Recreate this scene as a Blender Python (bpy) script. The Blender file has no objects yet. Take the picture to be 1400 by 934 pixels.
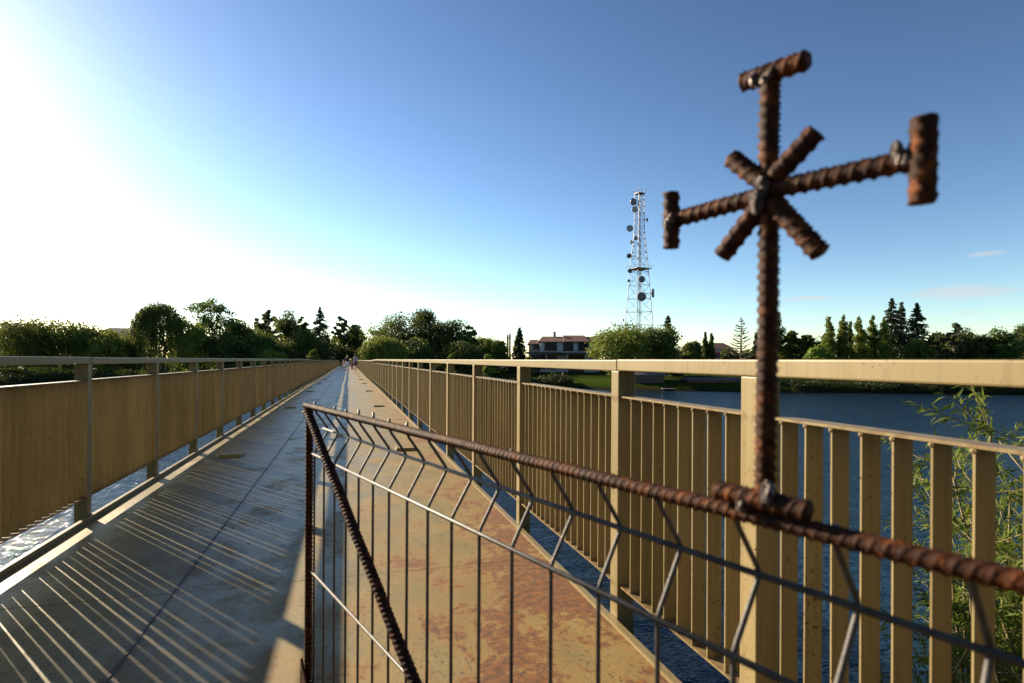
import bpy, bmesh, math, random
import numpy as np
from mathutils import Vector, Matrix, Quaternion

R = math.radians
scene = bpy.context.scene
C = scene.collection

# ------------------------------------------------------------------ camera
EYE = 1.10
F_PX = 778.0                      # focal length in pixels of the 1400 px wide photograph (20 mm lens)
YAW = R(16.0)
SA, CA = math.sin(YAW), math.cos(YAW)
cam = bpy.data.cameras.new('camera')
cam.lens = 36.0 * F_PX / 1400.0
cam.sensor_width = 36.0
cam.shift_y = 25.5 / 1400.0
cam.clip_start = 0.02
cam.clip_end = 20000
cam.dof.use_dof = True
cam.dof.focus_distance = 7.0
cam.dof.aperture_fstop = 5.6
cam_o = bpy.data.objects.new('camera', cam)
C.objects.link(cam_o)
cam_o.matrix_world = (Matrix.Translation((0, 0, EYE)) @ Matrix.Rotation(-YAW, 4, 'Z')
                      @ Matrix.Rotation(R(90), 4, 'X') @ Matrix.Rotation(R(0.3), 4, 'Z'))
scene.camera = cam_o

# ------------------------------------------------------------------ sky and sun
SUN_AZ, SUN_EL = R(36.0), R(21.0)          # left of the bridge's direction, above the horizon
world = bpy.data.worlds.new('World')
scene.world = world
world.use_nodes = True
wn, wl = world.node_tree.nodes, world.node_tree.links
wn.clear()
w_out = wn.new('ShaderNodeOutputWorld')
w_bg = wn.new('ShaderNodeBackground')
w_bg.inputs['Strength'].default_value = 0.05
sky = wn.new('ShaderNodeTexSky')
sky.sky_type = 'NISHITA'
sky.sun_disc = False
sky.sun_elevation = SUN_EL
sky.sun_rotation = -SUN_AZ
sky.altitude = 0
sky.air_density = 0.85
sky.dust_density = 0.20
sky.ozone_density = 1.6
w_sat = wn.new('ShaderNodeHueSaturation')          # a deeper, clearer blue over the whole dome
w_sat.inputs['Saturation'].default_value = 0.98
w_gam = wn.new('ShaderNodeGamma')
w_gam.inputs[1].default_value = 1.45
w_mul = wn.new('ShaderNodeMixRGB')
w_mul.blend_type = 'MULTIPLY'
w_mul.inputs[0].default_value = 1.0
w_mul.inputs[2].default_value = (0.69, 0.665, 0.61, 1)
wl.new(sky.outputs[0], w_sat.inputs['Color'])
wl.new(w_sat.outputs[0], w_gam.inputs[0])
wl.new(w_gam.outputs[0], w_mul.inputs[1])
# a few thin evening cloud wisps low in the right of the sky
w_tc = wn.new('ShaderNodeTexCoord')
w_sep = wn.new('ShaderNodeSeparateXYZ')
wl.new(w_tc.outputs['Generated'], w_sep.inputs[0])
def w_math(op, a, b=None, clamp=False):
    n = wn.new('ShaderNodeMath'); n.operation = op; n.use_clamp = clamp
    for i, v in ((0, a), (1, b)):
        if v is None: continue
        if isinstance(v, (int, float)): n.inputs[i].default_value = v
        else: wl.new(v, n.inputs[i])
    return n.outputs[0]
w_az = w_math('ARCTAN2', w_sep.outputs['X'], w_sep.outputs['Y'])
w_el = w_math('ARCSINE', w_sep.outputs['Z'])
w_map = wn.new('ShaderNodeMapping')
w_map.inputs['Scale'].default_value = (7, 7, 60)
wl.new(w_tc.outputs['Generated'], w_map.inputs['Vector'])
w_noi = wn.new('ShaderNodeTexNoise')
w_noi.inputs['Scale'].default_value = 1.6
w_noi.inputs['Detail'].default_value = 6
wl.new(w_map.outputs[0], w_noi.inputs['Vector'])
w_wob = w_math('MULTIPLY', w_math('SUBTRACT', w_noi.outputs['Fac'], 0.5), 1.6)
w_sum = None
for azd, eld, ra, re, amt in ((54.2, 5.55, 4.2, 0.62, 0.5), (55.9, 8.35, 1.6, 0.26, 0.5), (43.6, 5.65, 2.5, 0.26, 0.45), (54.6, 3.85, 1.0, 0.30, 0.22), (50.6, 3.35, 2.0, 0.24, 0.20)):
    dx = w_math('DIVIDE', w_math('SUBTRACT', w_az, R(azd)), R(ra))
    dy = w_math('DIVIDE', w_math('SUBTRACT', w_el, R(eld)), R(re))
    r2 = w_math('ADD', w_math('MULTIPLY', dx, dx), w_math('MULTIPLY', dy, dy))
    m_ = w_math('MULTIPLY', w_math('SUBTRACT', w_math('ADD', 1.0, w_wob), r2, True), amt)
    w_sum = m_ if w_sum is None else w_math('ADD', w_sum, m_, True)
w_cl = wn.new('ShaderNodeMixRGB')
w_cl.inputs[2].default_value = (5.6, 5.1, 5.0, 1)
wl.new(w_sum, w_cl.inputs[0])
wl.new(w_mul.outputs[0], w_cl.inputs[1])
wl.new(w_cl.outputs[0], w_bg.inputs[0])
wl.new(w_bg.outputs[0], w_out.inputs[0])

sun_dir = Vector((-math.sin(SUN_AZ) * math.cos(SUN_EL), math.cos(SUN_AZ) * math.cos(SUN_EL), math.sin(SUN_EL)))
sun = bpy.data.lights.new('sun', 'SUN')
sun.energy = 5.0
sun.angle = R(0.5)
sun.color = (1.0, 0.83, 0.59)
sun_o = bpy.data.objects.new('sun', sun)
C.objects.link(sun_o)
sun_o.rotation_euler = sun_dir.to_track_quat('Z', 'Y').to_euler()
sun_o.location = sun_dir * 50

vs = scene.view_settings
vs.view_transform = 'Standard'
vs.look = 'None'
vs.exposure = 1.5
vs.gamma = 1.0
scene.cycles.max_bounces = 8
scene.cycles.transparent_max_bounces = 8
scene.cycles.sample_clamp_indirect = 6.0

# ------------------------------------------------------------------ helpers
def at(px, Z):
    """ground position of a photo column at a distance in front of the camera"""
    X = (px - 700.0) / F_PX * Z
    return (X * CA + Z * SA, Z * CA - X * SA)

def height(py, Z):
    return EYE + (492.5 - py) * Z / F_PX

def link(name, mesh, parent=None, loc=None, rot=None):
    o = bpy.data.objects.new(name, mesh)
    C.objects.link(o)
    if parent is not None:
        o.parent = parent
    if loc is not None:
        o.location = loc
    if rot is not None:
        o.rotation_euler = rot
    return o

def tag(o, label, cat, group=None):
    o['label'] = label
    o['category'] = cat
    if group:
        o['group'] = group
    return o

def thing(name, label, cat, loc=(0, 0, 0), rz=0.0, group=None):
    o = bpy.data.objects.new(name, None)
    o.empty_display_size = 0.1
    C.objects.link(o)
    o.location = loc
    o.rotation_euler = (0, 0, rz)
    return tag(o, label, cat, group)

def structure(o):
    o['kind'] = 'structure'
    return o

class MB:
    """collects boxes, tubes and polygons and makes one mesh of them"""
    def __init__(self):
        self.v, self.f = [], []
    def add(self, vs_, fs_):
        n = len(self.v)
        self.v += [tuple(p) for p in vs_]
        self.f += [tuple(i + n for i in f) for f in fs_]
        return self
    def box(self, x0, x1, y0, y1, z0, z1, mat=None):
        p = [(x0, y0, z0), (x1, y0, z0), (x1, y1, z0), (x0, y1, z0), (x0, y0, z1), (x1, y0, z1), (x1, y1, z1), (x0, y1, z1)]
        if mat is not None:
            p = [tuple(mat @ Vector(q)) for q in p]
        return self.add(p, [(0, 3, 2, 1), (4, 5, 6, 7), (0, 1, 5, 4), (1, 2, 6, 5), (2, 3, 7, 6), (3, 0, 4, 7)])
    def tube(self, pts, rad, n=6, cap=True):
        pts = [Vector(p) for p in pts]
        if not hasattr(rad, '__len__'):
            rad = [rad] * len(pts)
        vs_, fs_ = [], []
        up = None
        for i, p in enumerate(pts):
            d = (pts[min(i + 1, len(pts) - 1)] - pts[max(i - 1, 0)]).normalized()
            if up is None:
                up = Vector((0, 0, 1)) if abs(d.z) < 0.9 else Vector((1, 0, 0))
            a = d.cross(up).normalized()
            b = a.cross(d).normalized()
            up = b
            for k in range(n):
                t = 2 * math.pi * k / n
                vs_.append(p + (a * math.cos(t) + b * math.sin(t)) * rad[i])
        for i in range(len(pts) - 1):
            for k in range(n):
                k2 = (k + 1) % n
                fs_.append((i * n + k, i * n + k2, (i + 1) * n + k2, (i + 1) * n + k))
        if cap:
            fs_.append(tuple(range(n - 1, -1, -1)))
            m = (len(pts) - 1) * n
            fs_.append(tuple(range(m, m + n)))
        return self.add(vs_, fs_)
    def bar(self, p0, p1, w, h=None):
        """square bar between two points"""
        return self.tube([p0, p1], (w if h is None else (w + h) / 2) * 0.707, 4)
    def ball(self, c, r, nu=12, nv=8, seed=None, amp=0.0):
        if not hasattr(r, '__len__'):
            r = (r, r, r)
        rng = random.Random(seed)
        vs_, fs_ = [(c[0], c[1], c[2] - r[2])], []
        for j in range(1, nv):
            t = math.pi * j / nv
            for i in range(nu):
                q = 2 * math.pi * i / nu
                s = 1 + (rng.uniform(-amp, amp) if amp else 0)
                vs_.append((c[0] + r[0] * s * math.sin(t) * math.cos(q), c[1] + r[1] * s * math.sin(t) * math.sin(q), c[2] - r[2] * s * math.cos(t)))
        vs_.append((c[0], c[1], c[2] + r[2]))
        last = len(vs_) - 1
        for i in range(nu):
            i2 = (i + 1) % nu
            fs_.append((0, 1 + i2, 1 + i))
            for j in range(nv - 2):
                a = 1 + j * nu
                fs_.append((a + i, a + i2, a + nu + i2, a + nu + i))
            a = 1 + (nv - 2) * nu
            fs_.append((a + i, a + i2, last))
        return self.add(vs_, fs_)
    def mesh(self, name, mat, smooth=False):
        me = bpy.data.meshes.new(name)
        me.from_pydata(self.v, [], self.f)
        me.materials.append(mat)
        if smooth:
            me.polygons.foreach_set('use_smooth', [True] * len(me.polygons))
        me.update()
        return me
    def build(self, name, mat, parent=None, smooth=False, loc=None, rot=None):
        return link(name, self.mesh(name, mat, smooth), parent, loc, rot)

def cbox(x0, x1, y0, y1, z0, z1, bev, name, mat, seg=2):
    """box mesh with rounded edges"""
    me = MB().box(x0, x1, y0, y1, z0, z1).mesh(name, mat)
    bm = bmesh.new()
    bm.from_mesh(me)
    bmesh.ops.bevel(bm, geom=list(bm.edges), offset=bev, segments=seg, profile=0.5, affect='EDGES')
    bm.to_mesh(me)
    bm.free()
    me.polygons.foreach_set('use_smooth', [False] * len(me.polygons))
    return me

def np_mesh(name, V, F, mat, smooth=False):
    """V (n,3) float, F (m,k) int of constant k"""
    V = np.ascontiguousarray(V, dtype=np.float32)
    F = np.ascontiguousarray(F, dtype=np.int32)
    k = F.shape[1]
    me = bpy.data.meshes.new(name)
    me.vertices.add(len(V))
    me.vertices.foreach_set('co', V.ravel())
    me.loops.add(F.size)
    me.loops.foreach_set('vertex_index', F.ravel())
    me.polygons.add(len(F))
    me.polygons.foreach_set('loop_start', np.arange(0, F.size, k, dtype=np.int32))
    me.polygons.foreach_set('loop_total', np.full(len(F), k, dtype=np.int32))
    if smooth:
        me.polygons.foreach_set('use_smooth', np.ones(len(F), dtype=bool))
    me.materials.append(mat)
    me.update(calc_edges=True)
    me.validate()
    return me

# ------------------------------------------------------------------ materials
def mat_base(name):
    m = bpy.data.materials.new(name)
    m.use_nodes = True
    nt = m.node_tree
    b = nt.nodes['Principled BSDF']
    return m, nt, b

def node(nt, typ, **kw):
    n = nt.nodes.new(typ)
    for k, v in kw.items():
        if k.startswith('i_'):
            n.inputs[k[2:].replace('_', ' ')].default_value = v
        else:
            setattr(n, k, v)
    return n

def coords(nt, kind='Object'):
    return nt.nodes.new('ShaderNodeTexCoord').outputs[kind]

def noise(nt, vec, scale, detail=4, rough=0.55, dist=0.0):
    n = node(nt, 'ShaderNodeTexNoise')
    n.inputs['Scale'].default_value = scale
    n.inputs['Detail'].default_value = detail
    n.inputs['Roughness'].default_value = rough
    n.inputs['Distortion'].default_value = dist
    if vec is not None:
        nt.links.new(vec, n.inputs['Vector'])
    return n.outputs['Fac']

def ramp(nt, fac, stops):
    r = node(nt, 'ShaderNodeValToRGB')
    e = r.color_ramp.elements
    while len(e) < len(stops):
        e.new(0.5)
    for s, (p, c) in zip(e, stops):
        s.position = p
        s.color = (c[0], c[1], c[2], 1) if hasattr(c, '__len__') else (c, c, c, 1)
    nt.links.new(fac, r.inputs[0])
    return r.outputs[0]

def mix(nt, fac, a, b, mode='MIX'):
    m = node(nt, 'ShaderNodeMixRGB', blend_type=mode)
    for i, v in ((0, fac), (1, a), (2, b)):
        if isinstance(v, (int, float)):
            m.inputs[i].default_value = v
        elif isinstance(v, tuple):
            m.inputs[i].default_value = (*v, 1)
        else:
            nt.links.new(v, m.inputs[i])
    return m.outputs[0]

def math_n(nt, op, a, b=None, clamp=False):
    m = node(nt, 'ShaderNodeMath', operation=op, use_clamp=clamp)
    for i, v in ((0, a), (1, b)):
        if v is None:
            continue
        if isinstance(v, (int, float)):
            m.inputs[i].default_value = v
        else:
            nt.links.new(v, m.inputs[i])
    return m.outputs[0]

def bump(nt, b, h, strength=0.3, dist=0.01):
    n = node(nt, 'ShaderNodeBump')
    n.inputs['Strength'].default_value = strength
    n.inputs['Distance'].default_value = dist
    nt.links.new(h, n.inputs['Height'])
    nt.links.new(n.outputs[0], b.inputs['Normal'])

def stretch(nt, vec, s):
    m = node(nt, 'ShaderNodeMapping')
    m.inputs['Scale'].default_value = s
    nt.links.new(vec, m.inputs['Vector'])
    return m.outputs[0]

def plain(name, col, rough=0.6, metal=0.0, var=0.15, scale=6.0, bmp=0.0, spec=None):
    m, nt, b = mat_base(name)
    v = coords(nt)
    f = noise(nt, v, scale, 5)
    lo = tuple(c * (1 - var) for c in col)
    hi = tuple(min(1, c * (1 + var)) for c in col)
    nt.links.new(ramp(nt, f, [(0.3, lo), (0.7, hi)]), b.inputs['Base Color'])
    b.inputs['Roughness'].default_value = rough
    b.inputs['Metallic'].default_value = metal
    if spec is not None:
        b.inputs['Specular IOR Level'].default_value = spec
    if bmp:
        bump(nt, b, noise(nt, v, scale * 6, 5), bmp)
    return m

def make_rail_paint():
    """beige gloss paint with dirt runs and small rust chips"""
    m, nt, b = mat_base('beige_rail_paint')
    v = node(nt, 'ShaderNodeNewGeometry').outputs['Position']
    big = noise(nt, v, 2.0, 3)
    col = ramp(nt, big, [(0.3, (0.198, 0.151, 0.069)), (0.7, (0.236, 0.185, 0.092))])
    oi = node(nt, 'ShaderNodeObjectInfo')
    tone = math_n(nt, 'ADD', math_n(nt, 'MULTIPLY', oi.outputs['Random'], 0.24), 0.86)
    tc = node(nt, 'ShaderNodeCombineXYZ')
    for q in range(3):
        nt.links.new(tone, tc.inputs[q])
    col = mix(nt, 1.0, col, tc.outputs[0], 'MULTIPLY')
    # rust creeping out of the welds at both ends of the flat bars
    sz = node(nt, 'ShaderNodeSeparateXYZ')
    nt.links.new(v, sz.inputs[0])
    wz = math_n(nt, 'MINIMUM', math_n(nt, 'ABSOLUTE', math_n(nt, 'SUBTRACT', sz.outputs['Z'], 0.943)), math_n(nt, 'ABSOLUTE', math_n(nt, 'SUBTRACT', sz.outputs['Z'], 0.152)))
    wz = math_n(nt, 'SUBTRACT', math_n(nt, 'MULTIPLY', noise(nt, v, 19, 4, 0.7), 0.085), wz)
    col = mix(nt, math_n(nt, 'MULTIPLY', ramp(nt, math_n(nt, 'MULTIPLY', wz, 16.0), [(0.45, 0), (0.8, 1)]), 0.65), col, (0.085, 0.036, 0.012))
    run = noise(nt, stretch(nt, v, (60, 60, 2.5)), 1.0, 4)
    col = mix(nt, math_n(nt, 'MULTIPLY', ramp(nt, run, [(0.48, 0), (0.75, 1)]), 0.5), col, (0.105, 0.072, 0.032))
    ch = noise(nt, v, 85.0, 3, 0.6)
    where = noise(nt, v, 4.5, 3)
    chip = math_n(nt, 'MULTIPLY', ramp(nt, ch, [(0.63, 0), (0.67, 1)]), ramp(nt, where, [(0.43, 0), (0.60, 1)]))
    col = mix(nt, chip, col, (0.075, 0.03, 0.012))
    nt.links.new(col, b.inputs['Base Color'])
    b.inputs['Roughness'].default_value = 0.45
    b.inputs['Specular IOR Level'].default_value = 0.25
    bump(nt, b, noise(nt, v, 140, 3), 0.06, 0.002)
    return m

def make_deck_paint():
    """worn beige deck paint on steel, rusting through in patches"""
    m, nt, b = mat_base('worn_deck_paint')
    v = node(nt, 'ShaderNodeNewGeometry').outputs['Position']
    sep = node(nt, 'ShaderNodeSeparateXYZ')
    nt.links.new(v, sep.inputs[0])
    base = ramp(nt, noise(nt, v, 1.4, 4), [(0.3, (0.178, 0.132, 0.042)), (0.7, (0.240, 0.186, 0.066))])
    scuff = noise(nt, stretch(nt, v, (9, 3.2, 1)), 1.0, 6, 0.65)
    base = mix(nt, math_n(nt, 'MULTIPLY', ramp(nt, scuff, [(0.45, 0), (0.75, 1)]), 0.55), base, (0.092, 0.073, 0.036))
    # rust: heavier towards the right half and the bridge end
    n1 = noise(nt, stretch(nt, v, (1.15, 0.8, 1)), 2.3, 9, 0.66, 0.25)
    n2 = noise(nt, v, 24.0, 6, 0.7)
    near = node(nt, 'ShaderNodeMapRange')
    near.inputs['From Min'].default_value = 5.2
    near.inputs['From Max'].default_value = 0.5
    near.inputs['To Min'].default_value = 0.0
    near.inputs['To Max'].default_value = 0.17
    nt.links.new(sep.outputs['Y'], near.inputs['Value'])
    side = node(nt, 'ShaderNodeMapRange')
    side.inputs['From Min'].default_value = -0.4
    side.inputs['From Max'].default_value = 1.0
    side.inputs['To Min'].default_value = -0.12
    side.inputs['To Max'].default_value = 0.10
    nt.links.new(sep.outputs['X'], side.inputs['Value'])
    s = math_n(nt, 'ADD', math_n(nt, 'ADD', n1, near.outputs[0]), side.outputs[0])
    s = math_n(nt, 'ADD', s, math_n(nt, 'MULTIPLY', math_n(nt, 'SUBTRACT', n2, 0.5), 0.44))
    stain = ramp(nt, s, [(0.50, 0), (0.65, 1)])
    core = ramp(nt, s, [(0.625, 0), (0.665, 1)])
    col = mix(nt, math_n(nt, 'MULTIPLY', stain, 0.55), base, (0.235, 0.108, 0.016))
    rust = ramp(nt, noise(nt, v, 30, 5), [(0.35, (0.055, 0.018, 0.008)), (0.65, (0.20, 0.066, 0.012))])
    col = mix(nt, math_n(nt, 'MULTIPLY', core, 0.85), col, rust)
    # small dark chips through to steel
    ch = noise(nt, stretch(nt, v, (1, 0.6, 1)), 58, 5, 0.7)
    cw = noise(nt, v, 2.7, 4)
    chip = math_n(nt, 'MULTIPLY', ramp(nt, ch, [(0.57, 0), (0.61, 1)]), ramp(nt, cw, [(0.42, 0), (0.58, 1)]))
    col = mix(nt, math_n(nt, 'MULTIPLY', chip, 0.8), col, (0.035, 0.026, 0.026))
    # rust bleeding out of the long welded seam and out of the right edge
    sm = math_n(nt, 'ABSOLUTE', math_n(nt, 'SUBTRACT', sep.outputs['X'], -0.785))
    sn = noise(nt, stretch(nt, v, (8, 5, 1)), 3.0, 5, 0.7)
    sm = math_n(nt, 'SUBTRACT', math_n(nt, 'MULTIPLY', sn, 0.10), sm)
    seam = ramp(nt, math_n(nt, 'MULTIPLY', sm, 12.0), [(0.30, 0), (0.55, 1)])
    col = mix(nt, math_n(nt, 'MULTIPLY', seam, 0.75), col, (0.045, 0.025, 0.018))
    grit = noise(nt, v, 95, 3, 0.7)
    col = mix(nt, math_n(nt, 'MULTIPLY', ramp(nt, grit, [(0.5, 0), (0.72, 1)]), 0.45), col, (0.06, 0.045, 0.03))
    nt.links.new(col, b.inputs['Base Color'])
    b.inputs['Specular IOR Level'].default_value = 0.4
    rg = ramp(nt, s, [(0.4, 0.42), (0.66, 0.8)])
    nt.links.new(rg, b.inputs['Roughness'])
    hb = math_n(nt, 'ADD', math_n(nt, 'MULTIPLY', n2, 0.5), math_n(nt, 'MULTIPLY', noise(nt, v, 140, 3), 0.5))
    bump(nt, b, hb, 0.22, 0.006)
    return m

def make_rust():
    m, nt, b = mat_base('rusty_rebar_steel')
    v = coords(nt)
    f = noise(nt, v, 70, 6, 0.65)
    g = noise(nt, v, 14, 4)
    col = ramp(nt, f, [(0.30, (0.008, 0.003, 0.002)), (0.5, (0.036, 0.0105, 0.0035)), (0.74, (0.20, 0.058, 0.009))])
    col = mix(nt, math_n(nt, 'MULTIPLY', ramp(nt, g, [(0.42, 0), (0.65, 1)]), 0.6), col, (0.020, 0.008, 0.006))
    nt.links.new(col, b.inputs['Base Color'])
    b.inputs['Roughness'].default_value = 0.7
    b.inputs['Specular IOR Level'].default_value = 0.15
    bump(nt, b, noise(nt, v, 420, 5), 0.5, 0.001)
    return m

def make_leaf(name, dark, light, transl=0.35, scale=0.6, yellow=(0.17, 0.19, 0.03)):
    m = bpy.data.materials.new(name)
    m.use_nodes = True
    nt = m.node_tree
    nt.nodes.clear()
    out = node(nt, 'ShaderNodeOutputMaterial')
    v = coords(nt)
    f = noise(nt, v, scale, 6, 0.7)
    oi = node(nt, 'ShaderNodeObjectInfo')
    col = ramp(nt, f, [(0.3, dark), (0.7, light)])
    hs = node(nt, 'ShaderNodeHueSaturation')
    nt.links.new(col, hs.inputs['Color'])
    nt.links.new(math_n(nt, 'ADD', math_n(nt, 'MULTIPLY', oi.outputs['Random'], 0.05), 0.475), hs.inputs['Hue'])
    nt.links.new(math_n(nt, 'ADD', math_n(nt, 'MULTIPLY', oi.outputs['Random'], 0.4), 0.8), hs.inputs['Value'])
    d = node(nt, 'ShaderNodeBsdfPrincipled')
    d.inputs['Roughness'].default_value = 0.6
    d.inputs['Specular IOR Level'].default_value = 0.2
    nt.links.new(hs.outputs[0], d.inputs['Base Color'])
    t = node(nt, 'ShaderNodeBsdfTranslucent')
    nt.links.new(mix(nt, 0.6, hs.outputs[0], yellow), t.inputs['Color'])
    ms = node(nt, 'ShaderNodeMixShader')
    ms.inputs[0].default_value = transl
    nt.links.new(d.outputs[0], ms.inputs[1])
    nt.links.new(t.outputs[0], ms.inputs[2])
    nt.links.new(ms.outputs[0], out.inputs[0])
    return m

def make_water():
    m, nt, b = mat_base('lake_water')
    v = node(nt, 'ShaderNodeNewGeometry').outputs['Position']
    b.inputs['Base Color'].default_value = (0.006, 0.022, 0.042, 1)
    b.inputs['Roughness'].default_value = 0.06
    b.inputs['IOR'].default_value = 1.333
    patch = ramp(nt, noise(nt, v, 0.045, 3), [(0.35, 0.35), (0.65, 1.0)])
    h0 = noise(nt, stretch(nt, v, (1.0, 1.5, 1)), 0.45, 3, 0.5, 0.2)
    h1 = noise(nt, stretch(nt, v, (1.0, 1.6, 1)), 2.0, 4, 0.6, 0.4)
    h2 = noise(nt, stretch(nt, v, (1.0, 1.4, 1)), 8.0, 4, 0.6, 0.3)
    h = math_n(nt, 'ADD', h0, math_n(nt, 'MULTIPLY', h1, 0.42))
    h = math_n(nt, 'ADD', h, math_n(nt, 'MULTIPLY', math_n(nt, 'MULTIPLY', h2, 0.19), patch))
    bump(nt, b, h, 1.0, 0.27)
    return m

def make_ground():
    m, nt, b = mat_base('bank_grass_and_soil')
    v = node(nt, 'ShaderNodeNewGeometry').outputs['Position']
    f = noise(nt, v, 0.22, 6, 0.65)
    f2 = noise(nt, v, 3.0, 5, 0.7)
    col = ramp(nt, f, [(0.35, (0.016, 0.028, 0.006)), (0.65, (0.034, 0.052, 0.010))])
    col = mix(nt, ramp(nt, f2, [(0.4, 0), (0.7, 0.6)]), col, (0.035, 0.036, 0.012))
    lx, ly = at(822, 96)                       # the mown lawn in front of the light willow
    vd = node(nt, 'ShaderNodeVectorMath', operation='DISTANCE')
    nt.links.new(v, vd.inputs[0])
    vd.inputs[1].default_value = (lx, ly, -2.3)
    lawn = ramp(nt, math_n(nt, 'DIVIDE', vd.outputs['Value'], 10.0), [(0.55, 1), (0.7, 0)])
    col = mix(nt, lawn, col, (0.034, 0.060, 0.010))
    sep = node(nt, 'ShaderNodeSeparateXYZ')
    nt.links.new(v, sep.inputs[0])
    low = ramp(nt, math_n(nt, 'ADD', math_n(nt, 'MULTIPLY', sep.outputs['Z'], 0.5), 2.05), [(0.3, 1), (0.62, 0)])
    col = mix(nt, low, col, (0.020, 0.016, 0.011))
    nt.links.new(col, b.inputs['Base Color'])
    b.inputs['Roughness'].default_value = 1.0
    b.inputs['Specular IOR Level'].default_value = 0.0
    bump(nt, b, f2, 0.6, 0.15)
    return m

M = {}
M['rail'] = make_rail_paint()
M['deck'] = make_deck_paint()
M['rust'] = make_rust()
M['weld'] = plain('grey_weld_metal', (0.13, 0.105, 0.10), 0.3, 0.7, 0.7, 190, 0.8)
M['wire'] = plain('galvanised_wire', (0.065, 0.061, 0.059), 0.5, 0.25, 0.35, 60, 0.1, 0.35)
M['water'] = make_water()
M['ground'] = make_ground()
M['girder'] = plain('girder_paint', (0.16, 0.14, 0.10), 0.6, 0, 0.3, 3, 0.2)
M['concrete'] = plain('pier_concrete', (0.32, 0.30, 0.27), 0.85, 0, 0.2, 2, 0.3)
M['bark'] = plain('tree_bark', (0.085, 0.062, 0.045), 0.9, 0, 0.4, 4, 0.5)
M['leaf_dark'] = make_leaf('dark_foliage', (0.030, 0.058, 0.015), (0.078, 0.122, 0.028), 0.34)
M['leaf_mid'] = make_leaf('mid_green_foliage', (0.038, 0.074, 0.014), (0.100, 0.150, 0.026), 0.36)
M['leaf_light'] = make_leaf('light_green_foliage', (0.085, 0.135, 0.018), (0.20, 0.25, 0.040), 0.40)
M['leaf_poplar'] = make_leaf('poplar_foliage', (0.070, 0.110, 0.012), (0.16, 0.205, 0.028), 0.38)
M['leaf_blue'] = make_leaf('conifer_needles', (0.014, 0.030, 0.016), (0.040, 0.065, 0.032), 0.12)
M['leaf_grey'] = make_leaf('grey_green_foliage', (0.045, 0.058, 0.030), (0.10, 0.115, 0.06), 0.3)
M['leaf_willow'] = make_leaf('willow_leaf', (0.040, 0.080, 0.010), (0.12, 0.18, 0.024), 0.38, 6.0, (0.26, 0.32, 0.04))
M['scrub_shade'] = make_leaf('shade_toned_scrub', (0.010, 0.017, 0.006), (0.026, 0.036, 0.012), 0.15)  # scrub foliage darkened: shade of the backlit bank put into the colour
M['twig'] = plain('willow_twig', (0.16, 0.12, 0.05), 0.7, 0, 0.3, 20)
M['white_wall'] = plain('white_render', (0.36, 0.36, 0.36), 0.85, 0, 0.08, 1.0, 0.1)
M['cream_wall'] = plain('cream_render', (0.30, 0.26, 0.21), 0.85, 0, 0.1, 1.0, 0.1)
M['roof_tile'] = plain('red_roof_tile', (0.115, 0.05, 0.036), 0.8, 0, 0.35, 2.5, 0.3)
M['roof_red'] = plain('bright_red_roof', (0.20, 0.05, 0.04), 0.7, 0, 0.25, 2.0, 0.2)
M['roof_grey'] = plain('grey_roof_sheet', (0.09, 0.08, 0.08), 0.7, 0, 0.25, 2.0, 0.2)
M['dark_trim'] = plain('dark_brown_trim', (0.05, 0.035, 0.028), 0.7, 0, 0.3, 3)
M['glass'] = plain('window_glass', (0.010, 0.013, 0.017), 0.25, 0, 0.2, 1, 0, 0.15)
M['tower'] = plain('tower_paint', (0.24, 0.235, 0.245), 0.5, 0.1, 0.15, 0.4)
M['dish'] = plain('antenna_grey', (0.22, 0.23, 0.25), 0.5, 0, 0.12, 1)
M['dish_dark'] = plain('antenna_dark', (0.06, 0.065, 0.075), 0.5, 0, 0.2, 1)
M['boat_red'] = plain('dull_red_paint', (0.16, 0.045, 0.035), 0.7, 0, 0.3, 2)
M['boards'] = plain('brown_boards', (0.075, 0.045, 0.032), 0.8, 0, 0.3, 3)
M['dock'] = plain('pale_dock_boards', (0.30, 0.27, 0.24), 0.8, 0, 0.25, 3)
M['pole'] = plain('pole_timber', (0.04, 0.032, 0.026), 0.9, 0, 0.3, 3, 0, 0.1)

# ------------------------------------------------------------------ terrain and water
WATER_Z = -3.5
SHORE = [(-900, -250), (-420, 20), (-200, 74), (-110, 96), (-60, 105), (-12, 113), (0, 114.5), (12, 112), (28, 94), (48, 77), (84, 61), (140, 42), (300, -10), (900, -260)]
sx_, sy_ = zip(*SHORE)

def ground_h(x, y):
    x = np.asarray(x, float); y = np.asarray(y, float)
    d = y - np.interp(x, sx_, sy_)
    far = np.interp(d, [-14, -3, 0, 1.5, 4, 25, 60, 120], [-6, -4.6, -3.5, -2.7, -2.4, -1.7, -0.6, -0.25])
    # embankment that carries the path at the far end of the bridge
    w = np.clip(1.6 - np.abs(x) / 6.0, 0, 1) * np.clip((d + 1.5) / 3.0, 0, 1)
    far = far * (1 - w) + (-0.30) * w
    near = np.interp(y, [-14, -4, 1.0, 2.6, 8], [-0.6, -0.9, -2.6, -3.6, -6])
    wn_ = np.clip(1.5 - np.abs(x) / 5.0, 0, 1) * np.clip((-1.0 - y) / 2.0, 0, 1)
    near = near * (1 - wn_) + (-0.25) * wn_
    return np.maximum(far, near)

def gz(x, y):
    return float(ground_h(x, y))

def graded(lo, hi, fine_lo, fine_hi, step):
    a = list(np.arange(fine_lo, fine_hi + 1e-6, step))
    s, p = step, fine_hi
    while p < hi:
        s *= 1.35; p += s; a.append(p)
    s, p = step, fine_lo
    while p > lo:
        s *= 1.35; p -= s; a.insert(0, p)
    return np.array(a)

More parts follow.
